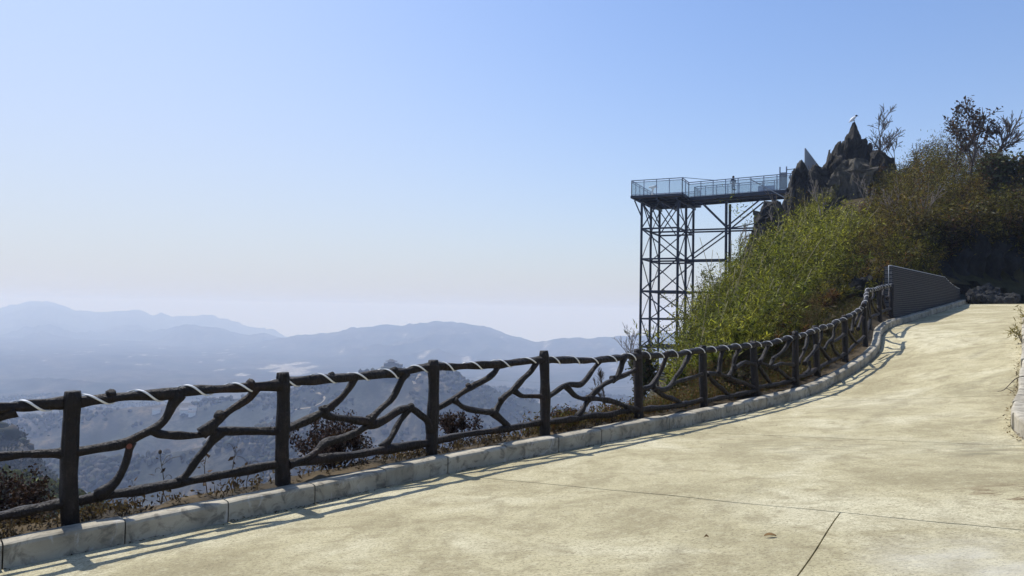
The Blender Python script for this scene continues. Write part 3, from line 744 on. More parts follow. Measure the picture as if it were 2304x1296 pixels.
def knob(i, x, y, r, zm, mat='bark'):
    c = on_panel(i, zm[1] + x / zm[0], zm[2] + y / zm[0]); n = np.cross(PB[i + 1] - PB[i], UP); n /= np.linalg.norm(n); n *= -np.sign(np.dot(n, c - EY))
    ax = (n * 0.7 + UP * 0.6); C = np.array([c - ax * r * 0.6, c, c + ax * r * 0.7, c + ax * r * 1.05])
    V, Fc = tube(C, np.array([1.0, 1.15, 0.95, 0.7]) * r, 9, True, 0.1, int(x))
    obj('knot', V, Fc, M[mat], fence, True)
for a in ((1, 1345, 312, 0.045, Z1), (1, 680, 182, 0.04, Z1), (1, 1030, 165, 0.028, Z1), (1, 1535, 122, 0.045, Z1), (2, 548, 592, 0.05, Z2), (2, 890, 655, 0.05, Z2), (2, 1060, 305, 0.042, Z2), (2, 600, 340, 0.036, Z2),
          (2, 1180, 568, 0.04, Z2), (3, 1600, 418, 0.034, Z2), (3, 1840, 515, 0.036, Z2), (4, 600, 815, 0.045, Z3), (5, 470, 800, 0.042, Z3b), (6, 1480, 500, 0.045, Z3b), (7, 470, 690, 0.04, Z2b), (8, 880, 570, 0.045, Z2b)):
    knob(*a)
c = on_panel(1, 785 / 2.723, 820 + 497 / 2.723); n = np.cross(PB[2] - PB[1], UP); n /= np.linalg.norm(n); n *= -np.sign(np.dot(n, c - EY))
V, Fc = tube(np.array([c + n * 0.02, c + n * 0.047]), [0.026, 0.024], 12); obj('cut_mark', V, Fc, M['redmark'], fence)

# white strip wound around the top rails, one length from end to end
strip_v, strip_f = [], []; ph = 0.6
for C, rr in TOPR:
    n = max(60, int(np.linalg.norm(np.diff(C, axis=0), axis=1).sum() / 0.006))
    Cd = catmull(C, n); rd = np.interp(np.linspace(0, 1, n), np.linspace(0, 1, len(rr)), rr) * 1.06 + 0.004
    T = np.gradient(Cd, axis=0); T /= np.linalg.norm(T, axis=1)[:, None]
    S = np.cross(T, UP); S /= np.linalg.norm(S, axis=1)[:, None]; U = np.cross(S, T)
    ds = np.concatenate([[0], np.cumsum(np.linalg.norm(np.diff(Cd, axis=0), axis=1))])
    a = ph - ds * (2 * math.pi / 0.43) + 0.35 * np.sin(ds * 2.1 + ph); ph = a[-1]
    nrm = np.cos(a)[:, None] * S + np.sin(a)[:, None] * U
    tang = -np.sin(a)[:, None] * S + np.cos(a)[:, None] * U
    hel = -tang * (2 * math.pi * 0.05) + T * 0.43; hel /= np.linalg.norm(hel, axis=1)[:, None]
    wv = np.cross(nrm, hel)
    ctr = Cd + nrm * rd[:, None]; w = 0.0085
    b = len(strip_v) * 0 + sum(len(x) for x in strip_v)
    V = np.stack([ctr - wv * w - nrm * 0.002, ctr - wv * w + nrm * 0.004, ctr + wv * w + nrm * 0.004, ctr + wv * w - nrm * 0.002], 1).reshape(-1, 3)
    strip_v.append(V)
    k = np.arange(n - 1)[:, None] * 4 + b; j = np.arange(4)[None]; j2 = (j + 1) % 4
    strip_f.append(np.stack([k + j, k + j2, k + 4 + j2, k + 4 + j], -1).reshape(-1, 4))
o = obj('light_strip', np.concatenate(strip_v), np.concatenate(strip_f), M['strip'])
tag(o, 'narrow white strip wound in a spiral around the top rail of the fence', 'light strip')

# ------------------------------------------------------------------ grey brick wall at the head of the fence
wall = empty('brick_wall', tuple(W0)); tag(wall, 'grey brick wall with sloping end beside the road where the fence stops', 'wall')
WT = 0.24; WB = W0 + np.array([0, 0, -0.35]); WTOP = 1.5 + 1.67
def wall_top(s):
    return WTOP if s < WLEN * 0.73 else WTOP - (WTOP - (1.5 + 1.30)) * (1 - (1 - (s - WLEN * 0.73) / (WLEN * 0.27)) ** 1.7)
def wall_base(s): return 1.5 - 0.30 + (1.02) * s / WLEN
def wp(s, t, z): q = W0 + WDIR * s + WN * t; return np.array([q[0], q[1], z])
ss = np.linspace(0, WLEN, 60); V = []
for s_ in ss:
    zt = wall_top(s_) - 0.005
    V += [wp(s_, 0.012, wall_base(s_) - 0.3), wp(s_, WT - 0.012, wall_base(s_) - 0.3), wp(s_, WT - 0.012, zt), wp(s_, 0.012, zt)]
Fc = [(4 * k + j, 4 * k + (j + 1) % 4, 4 * k + 4 + (j + 1) % 4, 4 * k + 4 + j) for k in range(59) for j in range(4)] + [(0, 3, 2, 1), (236, 237, 238, 239)]
obj('core', V, Fc, M['mortar'], wall)
mb = MB(); ch = 0.066; z = 1.5 - 0.55; row = 0; g = random.Random(5)
while z < WTOP + 0.02:
    s_ = -0.12 * (row % 2)
    while s_ < WLEN:
        a, b = max(s_, -0.006), min(s_ + 0.24, WLEN)
        zt = min(z + ch - 0.017, wall_top((a + b) / 2) + 0.004)
        if b - a > 0.05 and zt - z > 0.02 and z > wall_base(a) - 0.28:
            e = g.uniform(0, 0.006) + (0.014 if row % 2 else 0)
            P = [wp(x, y, w) for w in (z, zt) for x, y in ((a, -e), (b - 0.011, -e), (b - 0.011, WT + e), (a, WT + e))]
            mb.add(P, BOXF)
        s_ += 0.24
    z += ch; row += 1
o = mb.build('brick_courses', M['brick'], wall); o['kind'] = 'stuff'
cap = [wp(s_, WT / 2, wall_top(s_) + 0.012) for s_ in ss]
V, Fc = tube(np.array([wp(-0.03, WT * 0.45, 1.5 + 0.75), wp(-0.03, WT * 0.45, WTOP - 0.02), wp(-0.015, WT * 0.45, WTOP + 0.018), wp(0.1, WT * 0.4, WTOP + 0.022)] + [wp(s_, 0.02, wall_top(s_) + 0.02) for s_ in ss[3:]]), 0.012, 6)
obj('cable', V, Fc, M['strip'], wall, True)

# ------------------------------------------------------------------ crags on the hilltop
def rock(name, rows, d, depth, seed, label, cat='rock', mat='rock', nring=15, ns=11, rough=0.2, group=None, tilt=0.5):
    """rows: (photo y, photo x left, photo x right) at distance d; a few cleaved faces, broken up by splinters"""
    rows = np.array(rows, float); g = np.random.default_rng(seed)
    def shard(rows, d, depth, jit, up):
        ys = np.linspace(0, 1, nring) ** 1.15 * (rows[-1, 0] - rows[0, 0]) + rows[0, 0]
        xl, xr = np.interp(ys, rows[:, 0], rows[:, 1]), np.interp(ys, rows[:, 0], rows[:, 2])
        a = np.linspace(0, 2 * math.pi, ns, endpoint=False) + g.uniform(0, 0.7); Rg = []
        fac = g.uniform(0.72, 1.12, ns)
        for k in range(nring):
            c = bp((xl[k] + xr[k]) / 2, ys[k], d); w = (xr[k] - xl[k]) / 2 / FPX * d; dp = w * depth + 0.15
            q = fac * (1 + g.normal(0, jit, ns)); x, y = np.cos(a) * q, np.sin(a) * q
            x = np.interp(x, [x.min(), x.max()], [-1, 1]) if x.max() > x.min() else x
            P = np.stack([c[0] + w * x, c[1] + dp * y, np.full(ns, c[2])], 1)
            P[:, 2] += g.normal(0, 0.30, ns) * min(1, w) + tilt * w * x * 0.25
            Rg.append(P)
        Rg = np.array(Rg)
        # split every face linearly, so the cleavage planes stay flat
        ui = np.linspace(0, nring - 1, (nring - 1) * up + 1); i0 = np.minimum(ui.astype(int), nring - 2); f = (ui - i0)[:, None, None]
        A = Rg[i0] * (1 - f) + Rg[i0 + 1] * f
        A = np.concatenate([A, A[:, :1]], 1); vi = np.arange(0, ns, 1 / up); j0 = np.minimum((vi + 1e-9).astype(int), ns - 1); f = (vi - j0)[None, :, None]
        A = A[:, j0] * (1 - f) + A[:, j0 + 1] * f
        n, m = A.shape[:2]; V = A.reshape(-1, 3)
        cr = np.abs(fbm(V[:, 0] * 1.1 - V[:, 2] * 0.5 + seed, V[:, 1] * 1.1 + V[:, 2] * 0.3, seed + 3, 4))
        crack = np.exp(-(cr / 0.10) ** 2); nc = np.repeat(A.mean(1), m, 0); dv = V - nc; rad = np.linalg.norm(dv, axis=1)[:, None] + 1e-6
        st = fbm(V[:, 0] * 2.6 + V[:, 2] * 1.3, V[:, 1] * 2.6 + V[:, 2] * 0.7, seed + 9, 3)
        V = V + dv / rad * np.minimum(rad, 1.2) * (-rough * 1.5 * crack + rough * 0.55 * st)[:, None]
        i = np.arange(n - 1)[:, None] * m; j = np.arange(m)[None]; k = (j + 1) % m
        Fc = np.stack([i + j, i + m + j, i + m + k, i + k], -1).reshape(-1, 4)
        tri = np.concatenate([Fc[:, [0, 1, 2]], Fc[:, [0, 2, 3]]]).tolist()
        tri.append(tuple(range(m))); tri.append(tuple((n - 1) * m + q for q in range(m))[::-1])
        return V, tri
    mb = MB(); mb.add(*shard(rows, d, depth, 0.15, 3))
    # leaning splinters along both flanks
    for s_ in range(16):
        f = g.uniform(0.18, 0.9); y0 = rows[0, 0] + f * (rows[-1, 0] - rows[0, 0]); xl, xr = np.interp(y0, rows[:, 0], rows[:, 1]), np.interp(y0, rows[:, 0], rows[:, 2])
        w = (xr - xl); x0 = xl + w * g.choice([g.uniform(0.02, 0.25), g.uniform(0.3, 0.7), g.uniform(0.75, 0.98)]); hw = w * g.uniform(0.07, 0.17); hgt = (rows[-1, 0] - rows[0, 0]) * g.uniform(0.25, 0.45); ln = g.normal(-0.15, 0.2)
        rr = np.array([(y0 - hgt * 0.25, x0 - 1, x0 + 1), (y0 + hgt * 0.1, x0 - hw * 0.6 + ln * hgt * 0.3, x0 + hw * 0.6 + ln * hgt * 0.3), (y0 + hgt, x0 - hw + ln * hgt, x0 + hw + ln * hgt)])
        mb.add(*shard(rr, d - depth * w / 2 / FPX * d * g.uniform(0.3, 1.05), 0.8, 0.16, 3))
    o = mb.build(name, M[mat]); tag(o, label, cat, group)
    return o
G = 'dark crags on the hilltop'
rock('crag', [(276, 1918, 1923), (288, 1912, 1930), (300, 1905, 1936), (320, 1899, 1944), (345, 1893, 1954), (370, 1883, 1962), (400, 1868, 1967), (440, 1852, 1970), (490, 1842, 1975)], 62, 0.7, 1, 'tallest pointed crag, a dark stone spire above the bushes', group=G)
rock('crag', [(319, 1886, 1891), (330, 1879, 1895), (345, 1874, 1898), (352, 1864, 1900), (365, 1858, 1902), (400, 1850, 1898), (450, 1838, 1890), (490, 1830, 1885)], 60.5, 0.8, 2, 'knobbly shoulder of dark rock just left of the tallest spire', group=G)
rock('crag', [(322, 1955, 1960), (332, 1950, 1962), (350, 1946, 1961), (370, 1940, 1966), (410, 1935, 1970)], 61.5, 0.9, 3, 'short thumb of rock close against the right flank of the tallest spire', group=G)
rock('crag', [(337, 1971, 1977), (345, 1963, 1988), (360, 1956, 1996), (380, 1951, 2006), (400, 1946, 2013), (440, 1940, 2019), (490, 1936, 2024)], 60, 0.8, 4, 'broad blunt crag, the rightmost of the hilltop rocks', group=G)
rock('crag', [(357, 1905, 1925), (366, 1890, 1952), (385, 1868, 1962), (410, 1860, 1966), (440, 1852, 1962), (480, 1850, 1950), (520, 1868, 1940)], 57.5, 0.7, 5, 'pale weathered boulder face below the tallest spire', rough=0.22, group=G, mat='paler')
rock('crag', [(361, 1799, 1804), (370, 1792, 1810), (385, 1786, 1815), (400, 1779, 1820), (430, 1769, 1828), (470, 1757, 1836), (510, 1750, 1836)], 58.5, 0.8, 6, 'leaning dark rock blade where the footbridge reaches the hill', group=G)
rock('crag', [(452, 1742, 1752), (462, 1712, 1758), (475, 1702, 1764), (500, 1693, 1770), (530, 1685, 1770), (560, 1675, 1765), (600, 1668, 1760)], 57, 0.8, 7, 'flat-topped dark rock under the footbridge, lowest of the hilltop rocks', group=G)
rock('crag', [(371, 1828, 1840), (380, 1818, 1856), (400, 1812, 1866), (430, 1804, 1876), (480, 1796, 1884)], 60, 0.7, 9, 'broken stub of rock between the leaning blade and the knobbly shoulder', group=G)
rock('boulder', [(628, 1925, 1945), (634, 1915, 1975), (650, 1912, 1990), (670, 1915, 1992), (700, 1918, 1992)], 27.5, 0.6, 8, 'shaded boulder in the bushes behind the end of the fence', cat='boulder', mat='cliff')

# small white figure of a bird on the tip
bt = bp(1921, 277, 62); bird = empty('bird', tuple(bt)); tag(bird, 'small white bird with dark head perched on the tip of the tallest crag', 'bird')
bs = bt + UP * 0.02
def ell(c, ax, L, r, n=8, m=10, taper=0.0):
    ax = np.asarray(ax, float); ax /= np.linalg.norm(ax); s = np.linspace(-1, 1, m)
    return tube(np.array([c + ax * x * L for x in s]), np.array([max(0.02 * r, r * math.sqrt(max(0, 1 - x * x * 0.98)) * (1 + taper * x)) for x in s]), n)
body_ax = np.array([0.62, 0, 0.6])
V, Fc = ell(bs + np.array([-0.05, 0, 0.36]), body_ax, 0.36, 0.13, 10, 12, -0.25); obj('body', V, Fc, M['white'], bird, True)
V, Fc = ell(bs + np.array([0.2, 0, 0.60]), (1, 0, 0.15), 0.12, 0.085, 10, 9); obj('head', V, Fc, M['lampglass'], bird, True)
V, Fc = tube([bs + np.array([0.28, 0, 0.61]), bs + np.array([0.40, 0, 0.58])], [0.035, 0.006], 6); obj('beak', V, Fc, M['lampglass'], bird, True)
V, Fc = tube([bs + np.array([-0.2, 0, 0.2]), bs + np.array([-0.42, 0, 0.02])], [0.08, 0.03], 6); obj('tail', V, Fc, M['white'], bird, True)
for e in (-0.04, 0.05):
    V, Fc = tube([bs + np.array([0.02 + e, e, 0.26]), bs + np.array([0.05, e, -0.08])], [0.03, 0.022], 5); obj('leg', V, Fc, M['galv'], bird, True)

# ------------------------------------------------------------------ viewing platform on a steel tower, with its footbridge
A_ = np.array([0.432, 0.902, 0]); B_ = np.array([0.902, -0.432, 0])
C1 = bp(1420, 441, 68.6); DZ = C1[2]; RZ = DZ + 1.42
tower = empty('viewing_platform', (C1[0], C1[1], DZ)); tag(tower, 'steel viewing platform with glass railings and a footbridge, on a lattice tower beside the hill', 'viewing platform')
def tp(a, b, z=0.0): q = C1 + A_ * a + B_ * b; return np.array([q[0], q[1], DZ + z])
def part(name, p, q, w, mat='steel', h=None): obj(name, *bar(p, q, w, h), M[mat], tower)
PA, PBW = 8.2, 4.75                     # platform size along a and b
a0, a1 = 2.75, 5.35; BL_ = 11.5         # bridge from the near long side, between these a
def rise(b): return 0.03 * max(0, b - PBW)
# decks
def deckslab(pts, zt, zb, name, mat):
    V = [np.array([p[0], p[1], p[2] + zz]) for zz in (zb, zt) for p in pts]; n = len(pts)
    obj(name, V, [tuple(range(n))[::-1], tuple(range(n, 2 * n))] + [(i, (i + 1) % n, n + (i + 1) % n, n + i) for i in range(n)], M[mat], tower)
deckslab([tp(0.1, 0.1), tp(0.1, PBW - 0.1), tp(PA - 0.1, PBW - 0.1), tp(PA - 0.1, 0.1)], 0.0, -0.06, 'deck', 'deck')
deckslab([tp(a0 + 0.1, PBW), tp(a0 + 0.1, PBW + BL_, rise(PBW + BL_)), tp(a1 - 0.1, PBW + BL_, rise(PBW + BL_)), tp(a1 - 0.1, PBW)], 0.0, -0.06, 'bridge_deck', 'deck')
for p, q in (((0, 0), (0, PBW)), ((PA, 0), (PA, PBW)), ((0, 0), (PA, 0)), ((0, PBW), (PA, PBW))):
    part('edge_beam', tp(*p, -0.09), tp(*q, -0.09), 0.12, 'steel', 0.22)
for a in (a0, a1): part('edge_beam', tp(a, PBW + 0.06, -0.12), tp(a, PBW + BL_, -0.12 + rise(PBW + BL_)), 0.12, 'steel', 0.34)
for a in (1.3, 2.6, 4.1, 5.5, 6.9): part('joist', tp(a, 0.06, -0.17), tp(a, PBW - 0.06, -0.17), 0.14, 'steel', 0.2)
for b in (0.8, 2.4, 4.2): part('girder', tp(0.06, b, -0.36), tp(PA - 0.06, b, -0.36), 0.18, 'steel', 0.22)
for b in np.arange(PBW + 1.0, PBW + BL_, 1.5): part('joist', tp(a0 + 0.06, b, -0.17 + rise(b)), tp(a1 - 0.06, b, -0.17 + rise(b)), 0.12, 'steel', 0.18)
for a in (a0 + 0.45, a1 - 0.45): part('girder', tp(a, PBW + 0.07, -0.37), tp(a, PBW + BL_, -0.37 + rise(PBW + BL_)), 0.16, 'steel', 0.2)
# columns, tiers, braces
AS, BS = (0.8, 4.1, 7.4), (0.8, 4.2)
TZ = [-0.47] + [bp(1445, y, 69)[2] - DZ for y in (515, 583, 655, 717, 780)] + [bp(1445, 850, 69)[2] - DZ]
for a in AS:
    for b in BS: part('column', tp(a, b, -0.47), tp(a, b, TZ[-1] - 1.5), 0.20)
for k in range(1, 7):
    z = TZ[k]; zz = TZ[k - 1]
    for b in BS:
        for u in (0, 1): part('beam', tp(AS[u] + 0.1, b, z), tp(AS[u + 1] - 0.1, b, z), 0.15)
        # V bracing on the long sides, turning over tier by tier
        if k % 2: 
            part('brace', tp(AS[0], b + 0.05, zz), tp(AS[1], b + 0.05, z), 0.075); part('brace', tp(AS[2], b + 0.05, zz), tp(AS[1], b + 0.05, z), 0.075)
        else:
            part('brace', tp(AS[1], b + 0.05, zz), tp(AS[0], b + 0.05, z), 0.075); part('brace', tp(AS[1], b + 0.05, zz), tp(AS[2], b + 0.05, z), 0.075)
    for n_, a in enumerate(AS):
        part('beam', tp(a, BS[0] + 0.1, z), tp(a, BS[1] - 0.1, z), 0.15)
        if n_ == 1 and k > 1:
            if k % 2: part('brace', tp(a, BS[0], zz), tp(a, BS[1], z), 0.085)
            else: part('brace', tp(a, BS[1], zz), tp(a, BS[0], z), 0.085)
        if n_ != 1:
            if k == 1:
                part('brace', tp(a, BS[0], zz), tp(a, (BS[0] + BS[1]) / 2, z), 0.09); part('brace', tp(a + 0.12, (BS[0] + BS[1]) / 2, zz), tp(a + 0.12, BS[1], z), 0.09)
                part('brace', tp(a - 0.1, (BS[0] + BS[1]) / 2, zz), tp(a - 0.1, BS[0], z), 0.09); part('brace', tp(a + 0.03, BS[1], zz), tp(a + 0.03, (BS[0] + BS[1]) / 2, z), 0.09)
            elif k % 2: part('brace', tp(a, BS[1], zz), tp(a, BS[0], z), 0.11)
            else: part('brace', tp(a, BS[0], zz), tp(a, BS[1], z), 0.11)
for a, b, b2 in ((0.8, 0.8, 0.0), (7.4, 0.8, 0.0), (4.1, 0.8, 0.0)): part('bracket', tp(a, b2 + 0.1, -0.3), tp(a, b, -1.9), 0.10)
BB = PBW + 3.35
for a in (a0 + 0.3, a1 - 0.3):
    part('column', tp(a, BB, -0.45), tp(a, BB, -13.5), 0.20)
    part('brace', tp(a, BB - 2.3, -0.45), tp(a, BB, TZ[1] + 0.15), 0.12); part('brace', tp(a, BB + 3.0, -0.4), tp(a, BB, TZ[1] + 0.15), 0.12)
    part('brace', tp(a, BB, TZ[1] - 0.1), tp(a, BS[1], TZ[2] - 0.1), 0.11)
    for z in TZ[1:4]: part('beam', tp(a, BS[1] + 0.1, z), tp(a, BB - 0.1, z), 0.14)
    part('beam', tp(a, BB + 0.1, TZ[1]), tp(a, BB + 4.2, TZ[1]), 0.14)
    part('column', tp(a, PBW + 7.5, -0.3), tp(a, PBW + 7.5, -2.6), 0.26)
for z in TZ[1:3]: part('beam', tp(a0 + 0.4, BB, z + 0.16), tp(a1 - 0.4, BB, z + 0.16), 0.12)
part('brace', tp(a1 - 0.3, BB, TZ[1] + 0.25), tp(a1 + 1.5, BB + 4.0, TZ[1] + 1.2), 0.10)
# glass railings
def railing(p, q, n, zr0=0.0, zr1=0.0, H=1.42):
    p, q = np.asarray(p, float), np.asarray(q, float)
    part('handrail', p + UP * H, q + UP * H, 0.07, 'rail'); part('handrail', p + UP * (H - 0.17), q + UP * (H - 0.17), 0.05, 'rail')
    part('glass_rail', p + UP * 0.10, q + UP * 0.10, 0.045, 'rail')
    d = (q - p) / n; L = np.linalg.norm(d); dh = d / L
    nn = np.cross(dh, UP)
    for k in range(n + 1): part('rail_post', p + d * k + UP * 0.0, p + d * k + UP * (H - 0.035), 0.065, 'rail')
    for k in range(n):
        a, b = p + d * k + dh * 0.05, p + d * (k + 1) - dh * 0.05
        obj('glass_pane', *box((a + b) / 2 + UP * (0.125 + (H - 0.20)) / 2, dh, nn, UP, L - 0.1, 0.014, H - 0.34), M['glass'], tower)
e = 0.03
railing(tp(e, e), tp(e, PBW - e), 4); railing(tp(e, e), tp(PA - e, e), 6); railing(tp(PA - e, e), tp(PA - e, PBW - e), 4)
railing(tp(e, PBW - e), tp(a0, PBW - e), 2); railing(tp(a1, PBW - e), tp(PA - e, PBW - e), 2)
railing(tp(a0, PBW - e), tp(a0, PBW + BL_ - 0.4, rise(PBW + BL_)), 10); railing(tp(a1, PBW - e), tp(a1, PBW + 8.3, rise(PBW + 8)), 8)
part('stay', tp(e, PBW - e, 1.44), tp(a0, PBW + 2.6, 1.46), 0.045, 'rail')
part('stay', tp(a0, PBW + 5.4, 1.45), tp(a0 - 0.25, PBW + 8.6, -0.55), 0.075, 'galv')
for b in (8.0, 8.55): part('gate_post', tp(a0 + 0.06, PBW + b, 0.25), tp(a0 + 0.06, PBW + b, 2.35), 0.09, 'rail')
part('gate_panel', tp(a0 + 0.06, PBW + 8.04, 1.1), tp(a0 + 0.06, PBW + 8.51, 1.1), 0.03, 'galv', 1.5)
part('upper_handrail', tp(a0, PBW + 8.5, 2.05), tp(a0, PBW + BL_ - 0.4, 2.2), 0.06, 'rail')
obj('notice_board', *box(tp(a1 - 0.1, PBW + 6.6, 0.8), B_, A_, UP, 1.5, 0.05, 0.7), plain('blue_grey_board', (0.13, 0.20, 0.32), 0.6), tower)

# coin telescope on the platform
tc = tp(1.6, 1.6); tel = empty('telescope', tuple(tc)); tag(tel, 'white pedestal telescope standing behind the platform glass', 'telescope')
V, Fc = tube([tc + UP * 0.0, tc + UP * 0.04, tc + UP * 0.05, tc + UP * 0.75, tc + UP * 0.8], [0.2, 0.2, 0.10, 0.08, 0.11], 12); obj('pedestal', V, Fc, M['white'], tel, True)
for s_ in (-0.09, 0.09):
    V, Fc = tube([tc + UP * 0.98 - B_ * 0.34 + A_ * s_, tc + UP * 1.0 - B_ * 0.1 + A_ * s_, tc + UP * 1.02 + B_ * 0.12 + A_ * s_, tc + UP * 1.05 + B_ * 0.38 + A_ * s_], [0.055, 0.075, 0.10, 0.13], 10); obj('barrel', V, Fc, M['white'], tel, True)
obj('yoke', *box(tc + UP * 0.9, B_, A_, UP, 0.22, 0.3, 0.22), M['white'], tel)

# ------------------------------------------------------------------ people on the footbridge
def person(base, face, label, hair, top, shoulder, legs, arms_bent=True):
    root = empty('person', tuple(base)); tag(root, label, 'person')
    fx = np.array([math.sin(face), math.cos(face), 0]); rx = np.array([fx[1], -fx[0], 0])
    def P(r, f, z): return tuple(rx * r + fx * f + UP * z)
    J = [P(0, 0, .93), P(0, 0, 1.12), P(0, 0, 1.30), P(0, -.01, 1.42), P(0, .01, 1.50), P(0, .02, 1.60)]
    Rr = [.15, .135, .165, .075, .055, .09]; E = [(0, 1), (1, 2), (2, 3), (3, 4), (4, 5)]
    for s in (-1, 1):
        n = len(J); J += [P(.09 * s, 0, .86), P(.10 * s, .02, .48), P(.11 * s, -.02, .09), P(.12 * s, .12, .05)]; Rr += [.105, .075, .052, .05]
        E += [(0, n), (n, n + 1), (n + 1, n + 2), (n + 2, n + 3)]
        n = len(J); J += [P(.19 * s, 0, 1.37), P(.26 * s, -.05, 1.12), P(.19 * s, .13, .98), P(.13 * s, .2, .98)]; Rr += [.07, .055, .045, .038]
        E += [(2, n), (n, n + 1), (n + 1, n + 2), (n + 2, n + 3)]
    me = bpy.data.meshes.new('body'); me.from_pydata(J, E, []); o = bpy.data.objects.new('body', me); COL.objects.link(o)
    m = o.modifiers.new('skin', 'SKIN'); m.use_smooth_shade = True
    for v, r in zip(me.skin_vertices[0].data, Rr): v.radius = (r, r * 0.8)
    me.skin_vertices[0].data[0].use_root = True
    o.modifiers.new('sub', 'SUBSURF').render_levels = 2; o.modifiers['sub'].levels = 2
    bpy.context.view_layer.update()
    ev = o.evaluated_get(bpy.context.evaluated_depsgraph_get()); nm = bpy.data.meshes.new_from_object(ev)
    o.modifiers.clear(); o.data = nm
    co = np.zeros(len(nm.vertices) * 3); nm.vertices.foreach_get('co', co); co = co.reshape(-1, 3)
    lat = np.abs(co @ rx); fwd = co @ fx
    c = np.tile(np.array(top, np.float32), (len(co), 1))
    c[co[:, 2] < 0.90] = legs; c[co[:, 2] < 0.07] = (0.03, 0.03, 0.03); c[(co[:, 2] > 1.22) & (co[:, 2] < 1.46)] = shoulder
    skin = (co[:, 2] > 1.46) | ((fwd > 0.17) & (co[:, 2] > 0.9) & (co[:, 2] < 1.06)); c[skin] = (0.45, 0.28, 0.2)
    cc = np.ones((len(co), 4), np.float32); cc[:, :3] = c
    at = nm.color_attributes.new('Col', 'FLOAT_COLOR', 'POINT'); at.data.foreach_set('color', cc.ravel())
    nm.materials.clear(); nm.materials.append(M['cloth']); o.parent = root
    V, Fc = ell(base + fx * -0.01 + UP * 1.635, (0, 0, 1), 0.125, 0.108, 12, 10); obj('hair', V, Fc, hair, root, True)
    V, Fc = ell(base + fx * 0.115 + UP * 1.59, (0, 0, 1), 0.03, 0.018, 6, 6); obj('nose', V, Fc, plain('skin', (0.45, 0.28, 0.2), 0.6), root, True)
    for s in (-1, 1):
        V, Fc = ell(base + rx * 0.09 * s + fx * 0.02 + UP * 1.59, (0, 0, 1), 0.03, 0.02, 6, 6); obj('ear', V, Fc, bpy.data.materials['skin'], root, True)
    return root
M['cloth'] = m_vcol('clothing', 0.85, 12, 0.2)
hairm = plain('dark_hair', (0.012, 0.011, 0.014), 0.6)
pb = tp(a0 + 0.32, PBW + 3.95, rise(PBW + 3.9)); person(pb, math.pi * 0.95, 'person in grey trousers and dark-shouldered jacket standing on the footbridge', hairm, (0.16, 0.18, 0.22), (0.012, 0.015, 0.025), (0.07, 0.085, 0.12))
pb = tp(a0 + 1.2, PBW + 8.75, rise(PBW + 8.75) - 0.32); person(pb, math.pi * 0.6, 'person in white top half hidden by the rock blade at the bridge end', hairm, (0.7, 0.7, 0.68), (0.72, 0.72, 0.7), (0.1, 0.1, 0.12))

# slatted railing panel standing up behind the rock blade
g0, g1 = bp(1811.5, 382, 62), bp(1850, 392, 71); g1[2] = g0[2] - 0.1; H_ = bp(1811.5, 334, 62)[2] - g0[2]
rp = empty('railing_panel', tuple(g0)); tag(rp, 'pale metal railing panel of upright bars behind the leaning rock blade', 'railing')
def gp(name, p, q, w): obj(name, *bar(p, q, w), M['galv'], rp)
gp('rail', g0 + UP * H_, g1 + UP * H_, 0.08); gp('rail', g0 + UP * (H_ - 0.25), g1 + UP * (H_ - 0.25), 0.05); gp('rail', g0, g1, 0.06)
gp('post', g0 - UP * 0.3, g0 + UP * (H_ + 0.02), 0.10)
for k in range(1, 40): q = g0 + (g1 - g0) * k / 40; gp('bar', q, q + UP * (H_ - 0.02), 0.075)

# ------------------------------------------------------------------ cut rock face and rubble at the head of the road
nx, nz = 70, 40; V = np.zeros((nx, nz, 3))
cl0, cl1 = bp(2090, 640, 35.5), bp(2620, 640, 33)
for i in range(nx):
    b = cl0 + (cl1 - cl0) * i / (nx - 1)
    for k in range(nz):
        z = 1.2 + 4.6 * k / (nz - 1); V[i, k] = (b[0], b[1] + 0.30 * (z - 1.2), z)
u = V[..., 0] * 0.9; w = V[..., 2] * 0.7
V[..., 1] += 0.7 * fbm(u, w * 0.6, 70, 5) - 0.8 * np.abs(fbm(u * 1.4 + 3, w * 0.35, 71, 4))
V[..., 0] += 0.3 * fbm(u * 2, w * 2, 72, 3)
o = obj('cliff', V.reshape(-1, 3), grid_faces(nx, nz)[:, ::-1], M['cliff'], None, False); tag(o, kind='structure')
rub = empty('rubble_pile', tuple(bp(2225, 672, 34))); tag(rub, 'heap of broken grey stones at the foot of the rock face past the wall', 'rubble')
for k in range(110):
    g = np.random.default_rng(300 + k); t = g.beta(2, 2.2); px = 2172 + t * 125
    topy = 640 + abs(px - 2215) * 0.42 * 0.8; py = topy + (676 - topy) * g.random() ** 0.7; d = 34.2 - (py - 640) / 36 * 1.8
    c = bp(px, py, d); r = g.uniform(0.10, 0.27)
    bm = bmesh.new(); bmesh.ops.create_icosphere(bm, subdivisions=1, radius=1)
    Vv = np.array([v.co[:] for v in bm.verts]) * g.uniform(0.55, 1.1, 3) * r; Vv *= (1 + g.normal(0, 0.22, (len(Vv), 1)))
    Ff = [tuple(v.index for v in f.verts) for f in bm.faces]; bm.free()
    q = Matrix.Rotation(g.uniform(0, 6), 3, Vector(g.normal(0, 1, 3)))
    obj('stone', Vv @ np.array(q).T + c, Ff, M['stone'], rub)

